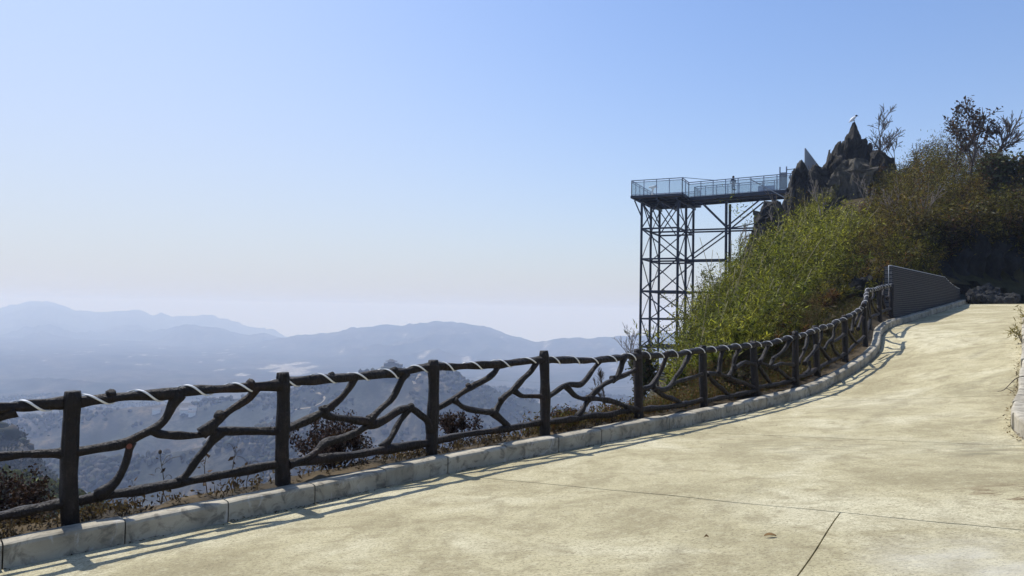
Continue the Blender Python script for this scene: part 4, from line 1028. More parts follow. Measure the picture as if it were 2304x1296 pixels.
# ------------------------------------------------------------------ leaves, twigs and plants
def leaf_mesh(P, D, N, L, W, C):
    """many small pointed leaves: position, direction, face normal, length, width, colour"""
    n = len(P)
    D = D / (np.linalg.norm(D, axis=1)[:, None] + 1e-9)
    S = np.cross(D, N); S /= np.linalg.norm(S, axis=1)[:, None] + 1e-9
    Nn = np.cross(S, D)
    L = np.broadcast_to(L, (n,))[:, None]; W = np.broadcast_to(W, (n,))[:, None]
    mid = P + D * L * 0.45 - Nn * L * 0.05
    V = np.stack([P, mid + S * W * 0.5, P + D * L - Nn * L * 0.18, mid - S * W * 0.5], 1).reshape(-1, 3)
    return V, np.arange(4 * n).reshape(n, 4), np.repeat(C, 4, 0)

def rnd_dir(n, g): v = g.normal(0, 1, (n, 3)); return v / np.linalg.norm(v, axis=1)[:, None]

def gz(X, Y): return near_z(X, Y)

def bambooish(name, base, H, lean, nleaf, g, cols, lsize, mat, t0=0.18, spread=0.5, updir=0.25):
    """tall arching canes: every leaf hangs on a cane"""
    n = len(base); k = np.repeat(np.arange(n), nleaf); m = len(k)
    t = g.uniform(t0, 1.0, m) ** 0.8
    P = base[k] + UP * (H[k] * t * (1 - 0.18 * t * t))[:, None] + lean[k] * (H[k] * 0.55 * t ** 2.2)[:, None]
    P = P + g.normal(0, 1, (m, 3)) * (spread * (0.35 + 0.3 * (1 - t)) * (H[k] / 3.2))[:, None]
    D = lean[k] * 0.7 + rnd_dir(m, g) * 0.8 + UP * updir
    sz = lsize[k] * g.uniform(0.6, 1.35, m)
    C = cols[k] * np.clip(np.exp(g.normal(-0.2, 0.75, (m, 1))), 0.1, 3.0)
    V, Fq, CC = leaf_mesh(P, D, rnd_dir(m, g), sz, sz * 0.20, C)
    o = obj(name, V, Fq, mat, None, False, CC); o['kind'] = 'stuff'
    return o

g = np.random.default_rng(77)
# plan positions over the hill
N0 = 26000
X = g.uniform(3, 48, N0); Y = g.uniform(14, 66, N0); Z = gz(X, Y)
PR = np.array([proj((x, y, z)) for x, y, z in zip(X, Y, Z)])
out = ~inside(np.vstack([roadpoly]), X, Y)
dF = np.array([np.min(np.hypot(F[::20, 0] - x, F[::20, 1] - y)) for x, y in zip(X, Y)])
sd = np.array([np.dot(np.array([x, y]) - F[j, :2], N2[j]) for (x, y), j in zip(zip(X, Y), [20 * int(np.argmin(np.hypot(F[::20, 0] - x, F[::20, 1] - y))) for x, y in zip(X, Y)])])
ok = out & (sd < -0.5) & (PR[:, 0] > 1452) & (PR[:, 0] < 2430) & (Z > -1.6) & (PR[:, 2] < 63)
# not in front of the cut rock face, not on the crags
wallside = (PR[:, 0] > 2105) & (PR[:, 2] < 36.5)
ok &= ~wallside
ok &= ~((PR[:, 0] > 1850) & (PR[:, 0] < 1945) & (PR[:, 2] > 50) & (PR[:, 2] < 59.5))
X, Y, Z, PR, sd = X[ok], Y[ok], Z[ok], PR[ok], sd[ok]
base = np.stack([X, Y, Z - 0.1], 1)
patch = fbm(X * 0.16, Y * 0.16, 91, 3); fine = fbm(X * 0.6, Y * 0.6, 93, 2)
# where what grows: bright bamboo on the left flank, dry olive scrub to the right and up by the crags
green = (1.0 - (PR[:, 0] - 1780) / 200) + patch * 0.55 - np.clip((PR[:, 2] - 46) / 14, 0, 1) * 0.5
green = np.where(sd > -2.2, green - 0.45, green)
isg = green > 0.55
area_w = 1 / (PR[:, 2] / 30) ** 0.4
pick = g.random(len(X)) < 0.34 * area_w * np.clip(0.75 + 1.3 * fine, 0.05, 1.6) * np.where(sd > -2.6, 3.0, 1.0) * np.where((PR[:, 0] > 1835) & (PR[:, 0] < 2040) & (PR[:, 2] > 42), 2.4, 1.0)
gsel = isg & pick
hh = np.where(sd > -1.6, 0.55, np.where(sd > -2.6, 1.2, np.where(sd > -4, 2.2, 3.1)))
hh = hh * np.where((PR[:, 0] > 2010) & (PR[:, 2] > 31) & (PR[:, 2] < 46), 1.45, 1.0)
top_px = PR[:, 0]
hfac_rock = np.where((top_px > 1835) & (top_px < 1965) & (PR[:, 2] > 42), 0.5, np.where((top_px > 1950) & (top_px < 2040) & (PR[:, 2] > 49), 0.55, 1.0))
def cane(selm, hmul, cfun, lmul, nleaf, name, mat, t0, spread, updir):
    b = base[selm]; n = len(b)
    H = hfac_rock[selm] * hh[selm] * hmul * g.uniform(0.55, 1.25, n) * (1 + 0.45 * fine[selm]) * np.where(top_px[selm] > 1950, 1.3, 1.0)
    top = PR[selm]
    ln = np.stack([g.normal(0.32, 0.35, n), g.normal(-0.2, 0.3, n), np.zeros(n)], 1) * np.where(top_px[selm] > 1950, 0.6, 1.0)[:, None]
    C = cfun(n, patch[selm], fine[selm])
    ls = lmul * (0.6 + 0.4 * PR[selm][:, 2] / 30)
    return bambooish(name, b, H, ln, nleaf, g, C, ls, mat, t0, spread, updir)
def green_c(n, p, f):
    k = np.clip(0.45 + 0.5 * f + g.normal(0, 0.2, n), 0, 1)[:, None]
    return np.array([0.050, 0.075, 0.010]) * (1 - k) + np.array([0.175, 0.170, 0.026]) * k
def olive_c(n, p, f):
    k = np.clip(0.5 + 0.7 * p + g.normal(0, 0.3, n), 0, 1)[:, None]
    c = np.array([0.066, 0.068, 0.010]) * (1 - k) + np.array([0.105, 0.080, 0.018]) * k
    red = (g.random(n) < 0.16)[:, None]
    return np.where(red, np.array([0.085, 0.045, 0.020]), c)
cane(gsel, 1.0, green_c, 0.165, 200, 'bamboo_thicket', M['leaf'], 0.12, 0.36, 0.35)
cane(~isg & pick, 0.92, olive_c, 0.15, 145, 'dry_scrub', M['leaf'], 0.05, 0.42, 0.15)

# a few pale canes standing clear of the leaves
sel_ = np.where(isg & (sd < -3) & (top_px < 1940))[0]; sel_ = g.choice(sel_, 170, replace=False); mbc = MB()
for q_ in sel_:
    b_ = base[q_]; h_ = hh[q_] * g.uniform(0.9, 1.35) * hfac_rock[q_]; e_ = b_ + np.array([g.normal(0.2, 0.2), g.normal(-0.1, 0.2), 1.0]) * h_
    mbc.add(*tube(catmull([b_, (b_ + e_) / 2 + np.array([g.normal(0, 0.12), 0, 0.15]), e_], 7), np.linspace(0.016, 0.009, 7), 4))
o = mbc.build('bare_canes', plain('pale_cane', (0.23, 0.19, 0.09), 0.7, 0, 0.3, 5), None, True); o['kind'] = 'stuff'
# growth hanging over the cut rock face
n = 950; px_ = g.uniform(2075, 2440, n); tt_ = (px_ - 2090) / 530; cl = cl0[None] + (cl1 - cl0)[None] * tt_[:, None]
bb = np.stack([cl[:, 0] + g.normal(0, 0.3, n), cl[:, 1] + g.uniform(1.0, 3.4, n), np.zeros(n)], 1); bb[:, 2] = np.maximum(gz(bb[:, 0], bb[:, 1]), 4.6) - 0.3
bambooish('hanging_scrub', bb, g.uniform(1.2, 3.6, n), np.stack([g.normal(0, 0.3, n), g.normal(-0.75, 0.3, n), np.full(n, -0.25)], 1), 90, g, olive_c(n, np.zeros(n), 0) * 0.8, np.full(n, 0.2), M['leaf'], 0.05, 0.5, -0.1)

# rough scrub on the bank beyond the right kerb
n = 700; ri = g.integers(60, 600, n); ro_ = g.uniform(1.0, 14.0, n); bb = RD[ri] + RNX[ri] * ro_[:, None]
bb[:, 2] = np.where(ro_ < 4.2, bb[:, 2] + np.interp(ro_, ro, rz), gz(bb[:, 0], bb[:, 1])) - 0.1
bambooish('bank_scrub', bb, np.minimum(g.uniform(0.4, 1.5, n), 0.25 + ro_ * 0.18), np.stack([g.normal(0.2, 0.35, n), g.normal(0, 0.35, n), np.zeros(n)], 1), 60, g, olive_c(n, np.zeros(n), 0), np.full(n, 0.13), M['leaf'], 0.05, 0.5, 0.15)

# ---- branching
def grow(base, d, L, r, lev, g, up=0.25, kids=(2, 4), spread=0.7, shrink=0.68, wob=0.12, first=0.35):
    segs = []; tips = []
    def rec(p, d, L, r, lev):
        n = 5; P = [p]; dd = d / np.linalg.norm(d)
        for k in range(n):
            dd = dd + g.normal(0, wob, 3) + UP * up * 0.12; dd /= np.linalg.norm(dd); P.append(P[-1] + dd * L / n)
        P = np.array(P); segs.append((P, np.linspace(r, r * 0.55, n + 1), lev))
        if lev == 0: tips.append((P[-1], dd)); return
        for _ in range(g.integers(kids[0], kids[1] + 1)):
            t = g.uniform(first, 1.0); i = min(int(t * n), n - 1); q = P[i] + (P[i + 1] - P[i]) * (t * n - i)
            nd = dd + rnd_dir(1, g)[0] * spread + UP * up
            rec(q, nd, L * shrink * g.uniform(0.7, 1.15), r * 0.55, lev - 1)
        rec(P[-1], dd + rnd_dir(1, g)[0] * spread * 0.5, L * shrink, r * 0.55, lev - 1)
    rec(np.asarray(base, float), np.asarray(d, float), L, r, lev)
    return segs, tips
def wood(name, segs, mat, parent, sides=4, rmin=0.0):
    mb = MB()
    for P, r, lev in segs: mb.add(*tube(P, np.maximum(r, rmin), sides if lev < 2 else 6, lev > 1))
    return mb.build(name, mat, parent, True)
def foliage(name, pts, nper, rad, size, cols, mat, parent, g, asp=0.5):
    n = len(pts) * nper; P = np.repeat(pts, nper, 0) + g.normal(0, rad, (n, 3))
    C = np.array(cols)[g.integers(0, len(cols), n)] * g.uniform(0.6, 1.3, (n, 1)); s = size * g.uniform(0.6, 1.3, n)
    V, Fq, CC = leaf_mesh(P, rnd_dir(n, g), rnd_dir(n, g), s, s * asp, C)
    return obj(name, V, Fq, mat, parent, False, CC)
def along(segs, maxlev=1, every=2):
    return np.concatenate([P[1::every] for P, r, lev in segs if lev <= maxlev])
def split_tree(root, segs, mat, rmin, lev_trunk, sides=4):
    wood('trunk', [s for s in segs if s[2] >= lev_trunk], mat, root, 6, rmin)
    return wood('branches', [s for s in segs if s[2] < lev_trunk], mat, root, sides, rmin)

BROWN = [(0.06, 0.038, 0.022), (0.045, 0.032, 0.018), (0.09, 0.052, 0.03)]; PURP = [(0.028, 0.016, 0.014), (0.05, 0.026, 0.02), (0.02, 0.015, 0.013), (0.07, 0.04, 0.026)]
DKGR = [(0.05, 0.06, 0.02), (0.08, 0.08, 0.03), (0.07, 0.045, 0.02)]
def tree(px, py, d, toppx, toppy, label, seed, r=0.10, lev=3, spread=0.6, kids=(3, 5), leaves=None, mat='twig', up=0.25, rmin=0.012, name='bare_tree', cat='tree', first=0.3, frac=0.55, shrink=0.6, nper=5, lrad=0.3, lsize=0.25, group='trees and bushes along the hilltop'):
    g = np.random.default_rng(seed); b = bp(px, py, d); tpt = bp(toppx, toppy, d); root = empty(name, tuple(b)); tag(root, label, cat, group)
    v = tpt - b; segs, tips = grow(b, v, np.linalg.norm(v) * frac, r, lev, g, up, kids, spread, shrink, 0.07, first)
    split_tree(root, segs, M[mat], rmin, lev)
    if leaves: foliage('crown', along(segs, 1, 3), nper, lrad, lsize, leaves, M['dryleaf'], root, g, 0.6)
    return root
tree(1984, 420, 60, 1996, 262, 'slim bare tree with fan of fine twigs right of the blunt crag', 1, 0.075, 3, 1.0, (5, 7), up=0.3, rmin=0.016, frac=0.66, shrink=0.5, first=0.4)
tree(2015, 420, 59, 2035, 300, 'low bare tree with slanting twigs next to the slim bare tree', 2, 0.05, 4, 0.9, (2, 3), rmin=0.016, frac=0.5)
tree(2048, 420, 57, 2065, 320, 'thin leafless sapling leaning towards the tall tree', 3, 0.045, 4, 0.8, (2, 3), rmin=0.012, frac=0.5)
tree(2144, 420, 52, 2160, 290, 'straight bare trunk on the left of the tall tree', 4, 0.10, 4, 0.75, (2, 3), rmin=0.016, frac=0.5)
tree(2178, 430, 51, 2212, 232, 'tall tree with clumps of withered brown leaves at its top', 5, 0.11, 4, 0.75, (2, 4), BROWN, rmin=0.017, frac=0.5, shrink=0.62, nper=1, lrad=0.16, lsize=0.25, first=0.4, up=0.15, name='withered_tree')
tree(2190, 440, 50, 2290, 260, 'wide leafless tree arching out of the picture at the right', 6, 0.12, 4, 0.6, (3, 4), rmin=0.019, frac=0.6, up=0.1)
tree(2245, 440, 48, 2250, 345, 'round dark evergreen bush beneath the wide leafless tree', 7, 0.12, 3, 1.0, (4, 5), DKGR, rmin=0.014, frac=0.45, nper=9, lrad=0.32, lsize=0.24, name='evergreen_bush', cat='bush')
tree(2296, 450, 47, 2300, 350, 'dark shrub at the right edge of the hilltop', 17, 0.10, 3, 1.0, (3, 5), DKGR, rmin=0.014, frac=0.45, nper=6, lrad=0.35, lsize=0.24, name='evergreen_bush', cat='bush')
tree(1428, 860, 62, 1424, 705, 'leafless bush at the foot of the steel tower', 8, 0.10, 4, 0.8, (2, 3), mat='palebark', rmin=0.012, frac=0.4, name='bare_bush', cat='bush', group='leafless bushes')
tree(1668, 590, 56, 1664, 480, 'small leafless bush between bridge columns and the flat-topped rock', 9, 0.07, 3, 0.8, (3, 4), mat='palebark', rmin=0.012, frac=0.45, name='bare_bush', cat='bush', group='leafless bushes')
tree(1365, 935, 15, 1352, 800, 'tall wispy bare bush behind the fence left of the bamboo', 10, 0.02, 4, 0.7, (3, 4), mat='twig', rmin=0.0028, frac=0.4, name='bare_bush', cat='bush', group='leafless bushes')
tree(1452, 930, 24, 1440, 770, 'bare bush at the left edge of the bamboo below the tower', 11, 0.035, 4, 0.7, (3, 4), DKGR, rmin=0.005, frac=0.4, nper=2, lrad=0.12, lsize=0.12, name='bare_bush', cat='bush', group='leafless bushes')
for k, (px, py, d, tx, ty, lab) in enumerate(((1955, 520, 50, 1948, 390, 'leafless pole sapling in front of the blunt crag'), (2010, 560, 44, 2018, 420, 'crooked grey sapling rising from the brown scrub below the blunt crag'),
        (2063, 600, 38, 2070, 430, 'slender pale sapling standing tallest in the scrub above the brick wall'), (1745, 560, 50, 1760, 440, 'bare twiggy sapling below the leaning rock blade'), (1850, 560, 48, 1820, 400, 'pale crooked branch across the foot of the rock blade'))):
    tree(px, py, d, tx, ty, lab, 40 + k, 0.05, 3, 0.7, (2, 3), mat='palebark', rmin=0.013, frac=0.55, name='sapling', group='bare saplings in the scrub')

# ---- small plants along the verge behind the fence
def shrub(px, py, d, h, label, seed, leaves, nst=7, lsize=0.04, nper=4, spread=0.75, lrad=0.03, lev=3, width=1.0, name='shrub', rmin=0.0025, group='shrubs along the fence'):
    g = np.random.default_rng(seed); b = bp(px, py, d); root = empty(name, tuple(b)); tag(root, label, 'shrub', group); segs = []
    for k in range(nst):
        a = g.uniform(0, 6.28); dr = np.array([math.cos(a) * width * 0.8, math.sin(a) * width * 0.8, 1.0])
        s, _ = grow(b + g.normal(0, 0.03, 3) * np.array([1, 1, 0]) - UP * 0.05, dr, h * 0.5, 0.011, lev, g, 0.12, (2, 3), spread, 0.62, 0.14, 0.3); segs += s
    wood('stems', segs, M['twig'], root, 3, rmin)
    if leaves: foliage('foliage', along(segs, 1, 1), nper, lrad, lsize, leaves, M['dryleaf'], root, g, 0.6)
    return root
shrub(752, 1072, 8.75, 0.80, 'dense dark shrub with small withered leaves behind the second fence panel', 21, PURP, 9, 0.038, 2, 0.8, 0.03, 3, 1.0)
shrub(1030, 1000, 10.2, 0.50, 'small shrub with reddish leaves at its tips behind the third panel', 22, PURP, 7, 0.036, 1, 0.7, 0.02, 3, 0.7)
shrub(18, 1188, 6.75, 0.58, 'dark shrub with fine leaves cut by the left edge of the picture', 23, PURP, 9, 0.034, 2, 0.8, 0.03, 3, 1.1)
shrub(1275, 968, 11.2, 0.42, 'low reddish bush just past the fourth fence post', 24, PURP, 7, 0.034, 2, 0.75, 0.025, 3, 1.0)
shrub(1655, 905, 14.6, 0.65, 'dark leafy bush behind the sixth fence panel', 25, [(0.03, 0.032, 0.015), (0.05, 0.045, 0.02), (0.035, 0.022, 0.015)], 9, 0.06, 4, 0.8, 0.04, 3, 1.0)
shrub(1390, 948, 12.6, 0.40, 'tuft of russet twigs left of the fifth fence post', 26, [(0.16, 0.08, 0.04), (0.11, 0.06, 0.035)], 8, 0.035, 2, 0.7, 0.03, 2, 0.9)

def weed(px, py, d, h, label, seed, bud=False):
    g = np.random.default_rng(seed); b = bp(px, py, d); root = empty('dry_weed', tuple(b)); tag(root, label, 'weed', 'dry weeds behind the kerb')
    dr = np.array([g.normal(0, 0.08), g.normal(0, 0.08), 1]); P = np.array([b - UP * 0.05 + dr * h * t + np.array([0.02 * math.sin(5 * t + seed), 0, 0]) for t in np.linspace(0, 1, 9)])
    mb = MB(); mb.add(*tube(P, np.linspace(0.005, 0.0025, 9), 5))
    for k in range(4):
        t = g.integers(3, 8); e = P[t] + np.array([g.normal(0, 0.09), g.normal(0, 0.05), g.uniform(0.02, 0.1)]); mb.add(*tube(catmull([P[t], (P[t] + e) / 2 + UP * 0.03, e, e - UP * 0.03], 8), 0.0022, 4))
    mb.build('stem', M['twig'], root, True)
    foliage('leaves', P[2:8], 2 if not bud else 1, 0.035, 0.06, [(0.10, 0.06, 0.035), (0.05, 0.03, 0.02)], M['dryleaf'], root, g, 0.5)
    if bud:
        V, Fc = ell(P[-1], (0.1, 0, 1), 0.022, 0.016, 8, 7); obj('seed_head', V, Fc, M['twig'], root, True)
weed(364, 1130, 7.0, 0.52, 'tall dry stalk with a dark seed head behind the first full panel', 31, True)
weed(298, 1145, 6.9, 0.28, 'short withered stalk left of the stalk with the seed head', 32)
weed(462, 1112, 7.2, 0.50, 'leaning dry weed in the middle of the first full panel', 33)
weed(528, 1100, 7.4, 0.48, 'dry weed with curled leaves nearest the second fence post', 34)
weed(560, 1096, 7.5, 0.30, 'short dry weed at the second fence post', 35)
weed(905, 1045, 9.2, 0.33, 'dry weed under the arched branch by the third post', 36)

# loose growth nobody would count: dry stalks, grass and litter on the verge
def stalks(n, s0, s1, hmin, hmax, o0, o1, cols, seed, name, dens=None):
    g = np.random.default_rng(seed); ii = g.integers(s0, s1, n); 
    if dens is not None: ii = ii[g.random(n) < dens(ii)]
    oo = g.uniform(o0, o1, len(ii)); Q = F[ii].copy(); Q[:, :2] += N2[ii] * oo[:, None]
    zz_ = np.interp(-oo, -offs, zh) * hillw[ii] + np.interp(-oo, -offs, zd) * (1 - hillw[ii]); Q[:, 2] += zz_ + mound[ii] * np.clip((0.05 - oo) / 0.4, 0, 1)
    h = g.uniform(hmin, hmax, len(ii)); m = 3; k = np.repeat(np.arange(len(ii)), m)
    D = np.stack([g.normal(0, 0.3, len(k)), g.normal(0, 0.3, len(k)), np.ones(len(k))], 1)
    C = np.array(cols)[g.integers(0, len(cols), len(k))] * g.uniform(0.6, 1.3, (len(k), 1))
    V1 = leaf_mesh(Q[k] - UP * 0.03, D, rnd_dir(len(k), g), h[k] * g.uniform(0.6, 1.1, len(k)), 0.012, C)
    n2 = len(k) * 2; k2 = np.repeat(k, 2); P2 = Q[k2] + UP * (h[k2] * g.uniform(0.2, 0.9, n2))[:, None] + g.normal(0, 0.03, (n2, 3))
    C2 = np.array(cols)[g.integers(0, len(cols), n2)] * g.uniform(0.5, 1.2, (n2, 1)); V2 = leaf_mesh(P2, rnd_dir(n2, g) - UP * 0.4, rnd_dir(n2, g), g.uniform(0.03, 0.07, n2), 0.022, C2)
    V = np.concatenate([V1[0], V2[0]]); Fq = np.concatenate([V1[1], V2[1] + len(V1[0])]); o = obj(name, V, Fq, M['dryleaf'], None, False, np.concatenate([V1[2], V2[2]])); o['kind'] = 'stuff'
DRY = [(0.13, 0.09, 0.05), (0.08, 0.056, 0.036), (0.05, 0.036, 0.027), (0.17, 0.125, 0.065)]
clump = lambda i: np.clip(0.35 + 1.3 * noise2(i / 38.0, i * 0, 12), 0.22, 1)
stalks(1300, pos_idx[0], pos_idx[5], 0.03, 0.17, -0.6, 0.06, DRY, 61, 'dry_weeds', clump)
stalks(4200, pos_idx[4], pos_idx[9], 0.10, 0.38, -1.5, -0.1, [(0.12, 0.11, 0.03), (0.17, 0.11, 0.04), (0.09, 0.09, 0.025), (0.14, 0.07, 0.035)], 62, 'verge_grass')
stalks(4200, pos_idx[8], i14, 0.10, 0.42, -1.8, -0.12, [(0.12, 0.12, 0.03), (0.18, 0.13, 0.05), (0.08, 0.08, 0.025), (0.1, 0.06, 0.03)], 63, 'verge_grass')
# litter: crumbs of leaf and dirt along the kerb foot and on the verge
g = np.random.default_rng(64); n = 2600; ii = g.integers(200, NF - 40, n); oo = 0.30 + np.abs(g.normal(0, 0.035, n)); dens = g.random(n) < np.clip(0.4 + 1.2 * noise2(ii / 25.0, ii * 0, 14), 0.1, 1)
ii, oo = ii[dens], oo[dens]; Q = F[ii].copy(); Q[:, :2] += N2[ii] * oo[:, None]; Q[:, 2] += -KH + 0.014
D = rnd_dir(len(ii), g); D[:, 2] *= 0.25
C = np.array([(0.05, 0.035, 0.02), (0.12, 0.07, 0.03), (0.03, 0.025, 0.02)])[g.integers(0, 3, len(ii))]
V, Fq, CC = leaf_mesh(Q, D, np.tile(UP, (len(ii), 1)) + rnd_dir(len(ii), g) * 0.4, g.uniform(0.012, 0.04, len(ii)), g.uniform(0.008, 0.02, len(ii)), C)
n = 90; vv, uu = g.uniform(0.4, 5.5, n), g.uniform(0.05, 0.98, n); Q2 = road_pt(vv, uu); Q2[:, 2] += 0.012; D2 = rnd_dir(n, g); D2[:, 2] *= 0.1
V2, F2, C2 = leaf_mesh(Q2, D2, np.tile(UP, (n, 1)) + rnd_dir(n, g) * 0.3, g.uniform(0.015, 0.05, n), g.uniform(0.01, 0.02, n), np.tile(np.array([0.13, 0.08, 0.035]), (n, 1)))
rr_ = g.integers(140, 590, 700); Q3 = RD[rr_] - RNX[rr_] * np.abs(g.normal(0, 0.06, (700, 1))); Q3[:, 2] += 0.014; D3 = rnd_dir(700, g); D3[:, 2] *= 0.3
V3, F3, C3 = leaf_mesh(Q3, D3, np.tile(UP, (700, 1)) + rnd_dir(700, g) * 0.4, g.uniform(0.02, 0.07, 700), 0.02, np.array([(0.12, 0.09, 0.04), (0.06, 0.045, 0.025), (0.2, 0.14, 0.06)])[g.integers(0, 3, 700)])
o = obj('leaf_litter', np.concatenate([V, V2, V3]), np.concatenate([Fq, F2 + len(V), F3 + len(V) + len(V2)]), M['dryleaf'], None, False, np.concatenate([CC, C2, C3])); o['kind'] = 'stuff'
# sprig of bamboo leaning over the right kerb
for (px, py, d, tx, ty, lab, sd_) in ((2302, 768, 16.2, 2276, 742, 'yellow-green bamboo sprig leaning over the right kerb', 71), (2318, 745, 17.5, 2306, 703, 'taller bamboo sprig at the right edge of the picture by the kerb', 72)):
    g = np.random.default_rng(sd_); b = bp(px, py, d); root = empty('bamboo_sprig', tuple(b)); tag(root, lab, 'bamboo'); segs = []
    for k in range(4):
        e = bp(tx + g.normal(0, 10), ty + g.normal(0, 8), d + g.normal(0, 0.15)); P = catmull([b - UP * 0.1, (b + e) / 2 + UP * 0.08, e], 8); segs.append((P, np.linspace(0.008, 0.004, 8), 0))
    wood('stems', segs, M['palebark'], root, 4)
    pts = np.concatenate([s[0][2:] for s in segs]); n = len(pts) * 4; P = np.repeat(pts, 4, 0) + g.normal(0, 0.04, (n, 3)); D = rnd_dir(n, g) + np.array([-0.5, -0.2, 0]); sz = g.uniform(0.08, 0.16, n)
    V, Fq, CC = leaf_mesh(P, D, rnd_dir(n, g), sz, sz * 0.16, np.array([0.22, 0.18, 0.05]) * g.uniform(0.6, 1.2, (n, 1))); obj('leaves', V, Fq, M['leaf'], root, False, CC)
b = bp(2262, 884, 11.3); P = catmull([b + np.array([-0.12, 0, 0.02]), b + np.array([0.0, 0.02, 0.05]), b + np.array([0.2, 0.05, 0.22]), b + np.array([0.42, 0.12, 0.26])], 14)
mb = MB(); mb.add(*tube(P, np.linspace(0.004, 0.008, 14), 5)); mb.add(*tube(catmull([P[5], P[5] + np.array([0.05, 0, -0.02]), P[5] + np.array([0.1, -0.03, -0.06])], 6), 0.004, 4))
o = mb.build('twig', M['twig'], None, True); tag(o, 'fallen twig lying across the right kerb', 'twig')

def on_road(px, py):
    d = ray(px, py); vv, uu = np.meshgrid(np.linspace(0.2, 5.8, 300), np.linspace(0, 1, 160), indexing='ij'); Q = road_pt(vv, uu).reshape(-1, 3)
    W = Q - EY; W /= np.linalg.norm(W, axis=1)[:, None]; return Q[np.argmax(W @ (d / np.linalg.norm(d)))]
for px, py, L_, lab in ((1725, 1202, 0.085, 'curled brown leaf alone on the near concrete slab'), (1585, 1218, 0.03, 'tiny brown leaf fragment left of the curled leaf')):
    q = on_road(px, py) + UP * 0.008; tt_ = np.linspace(0, 1, 7); V = []
    for t_ in tt_:
        w_ = 0.22 * L_ * math.sin(math.pi * (0.06 + 0.9 * t_)); V += [q + np.array([(t_ - 0.5) * L_, -w_, 0.012 * math.sin(3 * t_) + 0.004]), q + np.array([(t_ - 0.5) * L_, 0, 0.006 * math.sin(3 * t_)]), q + np.array([(t_ - 0.5) * L_, w_, 0.014 * math.sin(3 * t_) + 0.006])]
    o = obj('fallen_leaf', V, grid_faces(7, 3), M['gold'], None, True); tag(o, lab, 'leaf')

# ------------------------------------------------------------------ far side: pavilion, tracks, hamlets, woods
M['mound'] = plain('scrubby_mound', (0.07, 0.07, 0.045), 1.0, 0, 0.5, 0.2)
def pagoda():
    c = hit(880, 836.5); c = bp(880, 836, proj(c)[2]) if c is None else c
    d = proj(c)[2]; u = d / FPX; X_ = np.array([1, 0, 0.0]); Y_ = np.array([0, 1.0, 0])
    root = empty('pavilion', tuple(c)); tag(root, 'hazy hilltop pavilion with upswept roof on the terraced hill', 'pavilion')
    st = plain('hazy_stone', (0.20, 0.18, 0.15), 0.9); rf = plain('dark_tile_roof', (0.06, 0.06, 0.065), 0.8)
    c = c + UP * (3 * u)
    V, Fc = tube([c - UP * 9 * u, c - UP * 2 * u, c + UP * 4 * u, c + UP * 8.5 * u], [46 * u, 36 * u, 27 * u, 21 * u], 14, True, 0.08, 3); obj('mound', V, Fc, M['mound'], root)
    obj('terrace', *box(c + UP * (6.4 * u), X_, Y_, UP, 40 * u, 30 * u, 6 * u), st, root)
    obj('lower_storey', *box(c + UP * (12 * u), X_, Y_, UP, 30 * u, 22 * u, 8 * u), st, root)
    obj('side_wing', *box(c + UP * (11 * u) + X_ * (19 * u), X_, Y_, UP, 12 * u, 14 * u, 7 * u), st, root)
    mbp = MB()
    for k in range(9): mbp.add(*box(c + UP * (18 * u) + X_ * ((k - 4) * 2.3 * u) - Y_ * (6 * u), X_, Y_, UP, 0.7 * u, 0.7 * u, 4 * u))
    mbp.build('colonnade', st, root); obj('hall', *box(c + UP * (18 * u), X_, Y_, UP, 15 * u, 9 * u, 4.2 * u), st, root)
    def roof(z0, h, w, dd, lift):
        V = []
        for j, (f, zz) in enumerate(((1.0, 0), (0.72, 0.35), (0.42, 0.72), (0.28, 1.0))):
            for k in range(16):
                a = 2 * math.pi * k / 16; q = max(abs(math.cos(a)), abs(math.sin(a))); corner = abs(math.sin(2 * a)) ** 2
                V.append(c + X_ * (math.cos(a) / q * w * f) + Y_ * (math.sin(a) / q * dd * f) + UP * (z0 + zz * h + (lift * corner if j == 0 else 0)))
        Ff = [(r * 16 + k, r * 16 + (k + 1) % 16, r * 16 + 16 + (k + 1) % 16, r * 16 + 16 + k) for r in range(3) for k in range(16)] + [tuple(range(48, 64)), tuple(range(15, -1, -1))]
        obj('roof', V, Ff, rf, root)
    roof(20 * u, 5.0 * u, 13 * u, 9 * u, 1.4 * u); roof(15.6 * u, 1.2 * u, 18 * u, 13 * u, 1.0 * u)
pagoda()
def track(pts, w, label, name='track'):
    H3 = [hit(x, y) for x, y in pts]; H3 = [h for h in H3 if h is not None]
    C = catmull(H3, 60); C[:, 2] = land_z(C[:, 0], C[:, 1]) + 0.5; T = np.gradient(C[:, :2], axis=0); T /= np.linalg.norm(T, axis=1)[:, None] + 1e-9
    S = np.stack([-T[:, 1], T[:, 0], np.zeros(60)], 1) * w / 2; A1, B1 = C + S, C - S
    for Q in (A1, B1): Q[:, 2] = np.maximum(land_z(Q[:, 0], Q[:, 1]) + 0.6, C[:, 2] - 0.2)
    V = np.stack([A1, B1], 1).reshape(-1, 3); o = obj(name, V, grid_faces(60, 2), M['trk'], None, True); tag(o, kind='structure')
M['trk'] = plain('pale_dirt_track', (0.27, 0.22, 0.15), 0.95, 0, 0.2, 0.1)
track([(938, 838), (943, 843), (941, 849), (933, 854), (931, 860), (934, 866)], 4.0, '')
track([(700, 878), (718, 888), (730, 900), (705, 916), (640, 930), (600, 950)], 2.2, '')
track([(560, 1002), (620, 1004), (690, 1008), (760, 1002)], 2.0, '')
track([(1180, 900), (1215, 898), (1260, 893)], 2.2, '')
hm = plain('whitewashed_wall', (0.72, 0.70, 0.66), 0.9); hr = plain('grey_tile', (0.16, 0.15, 0.15), 0.9)
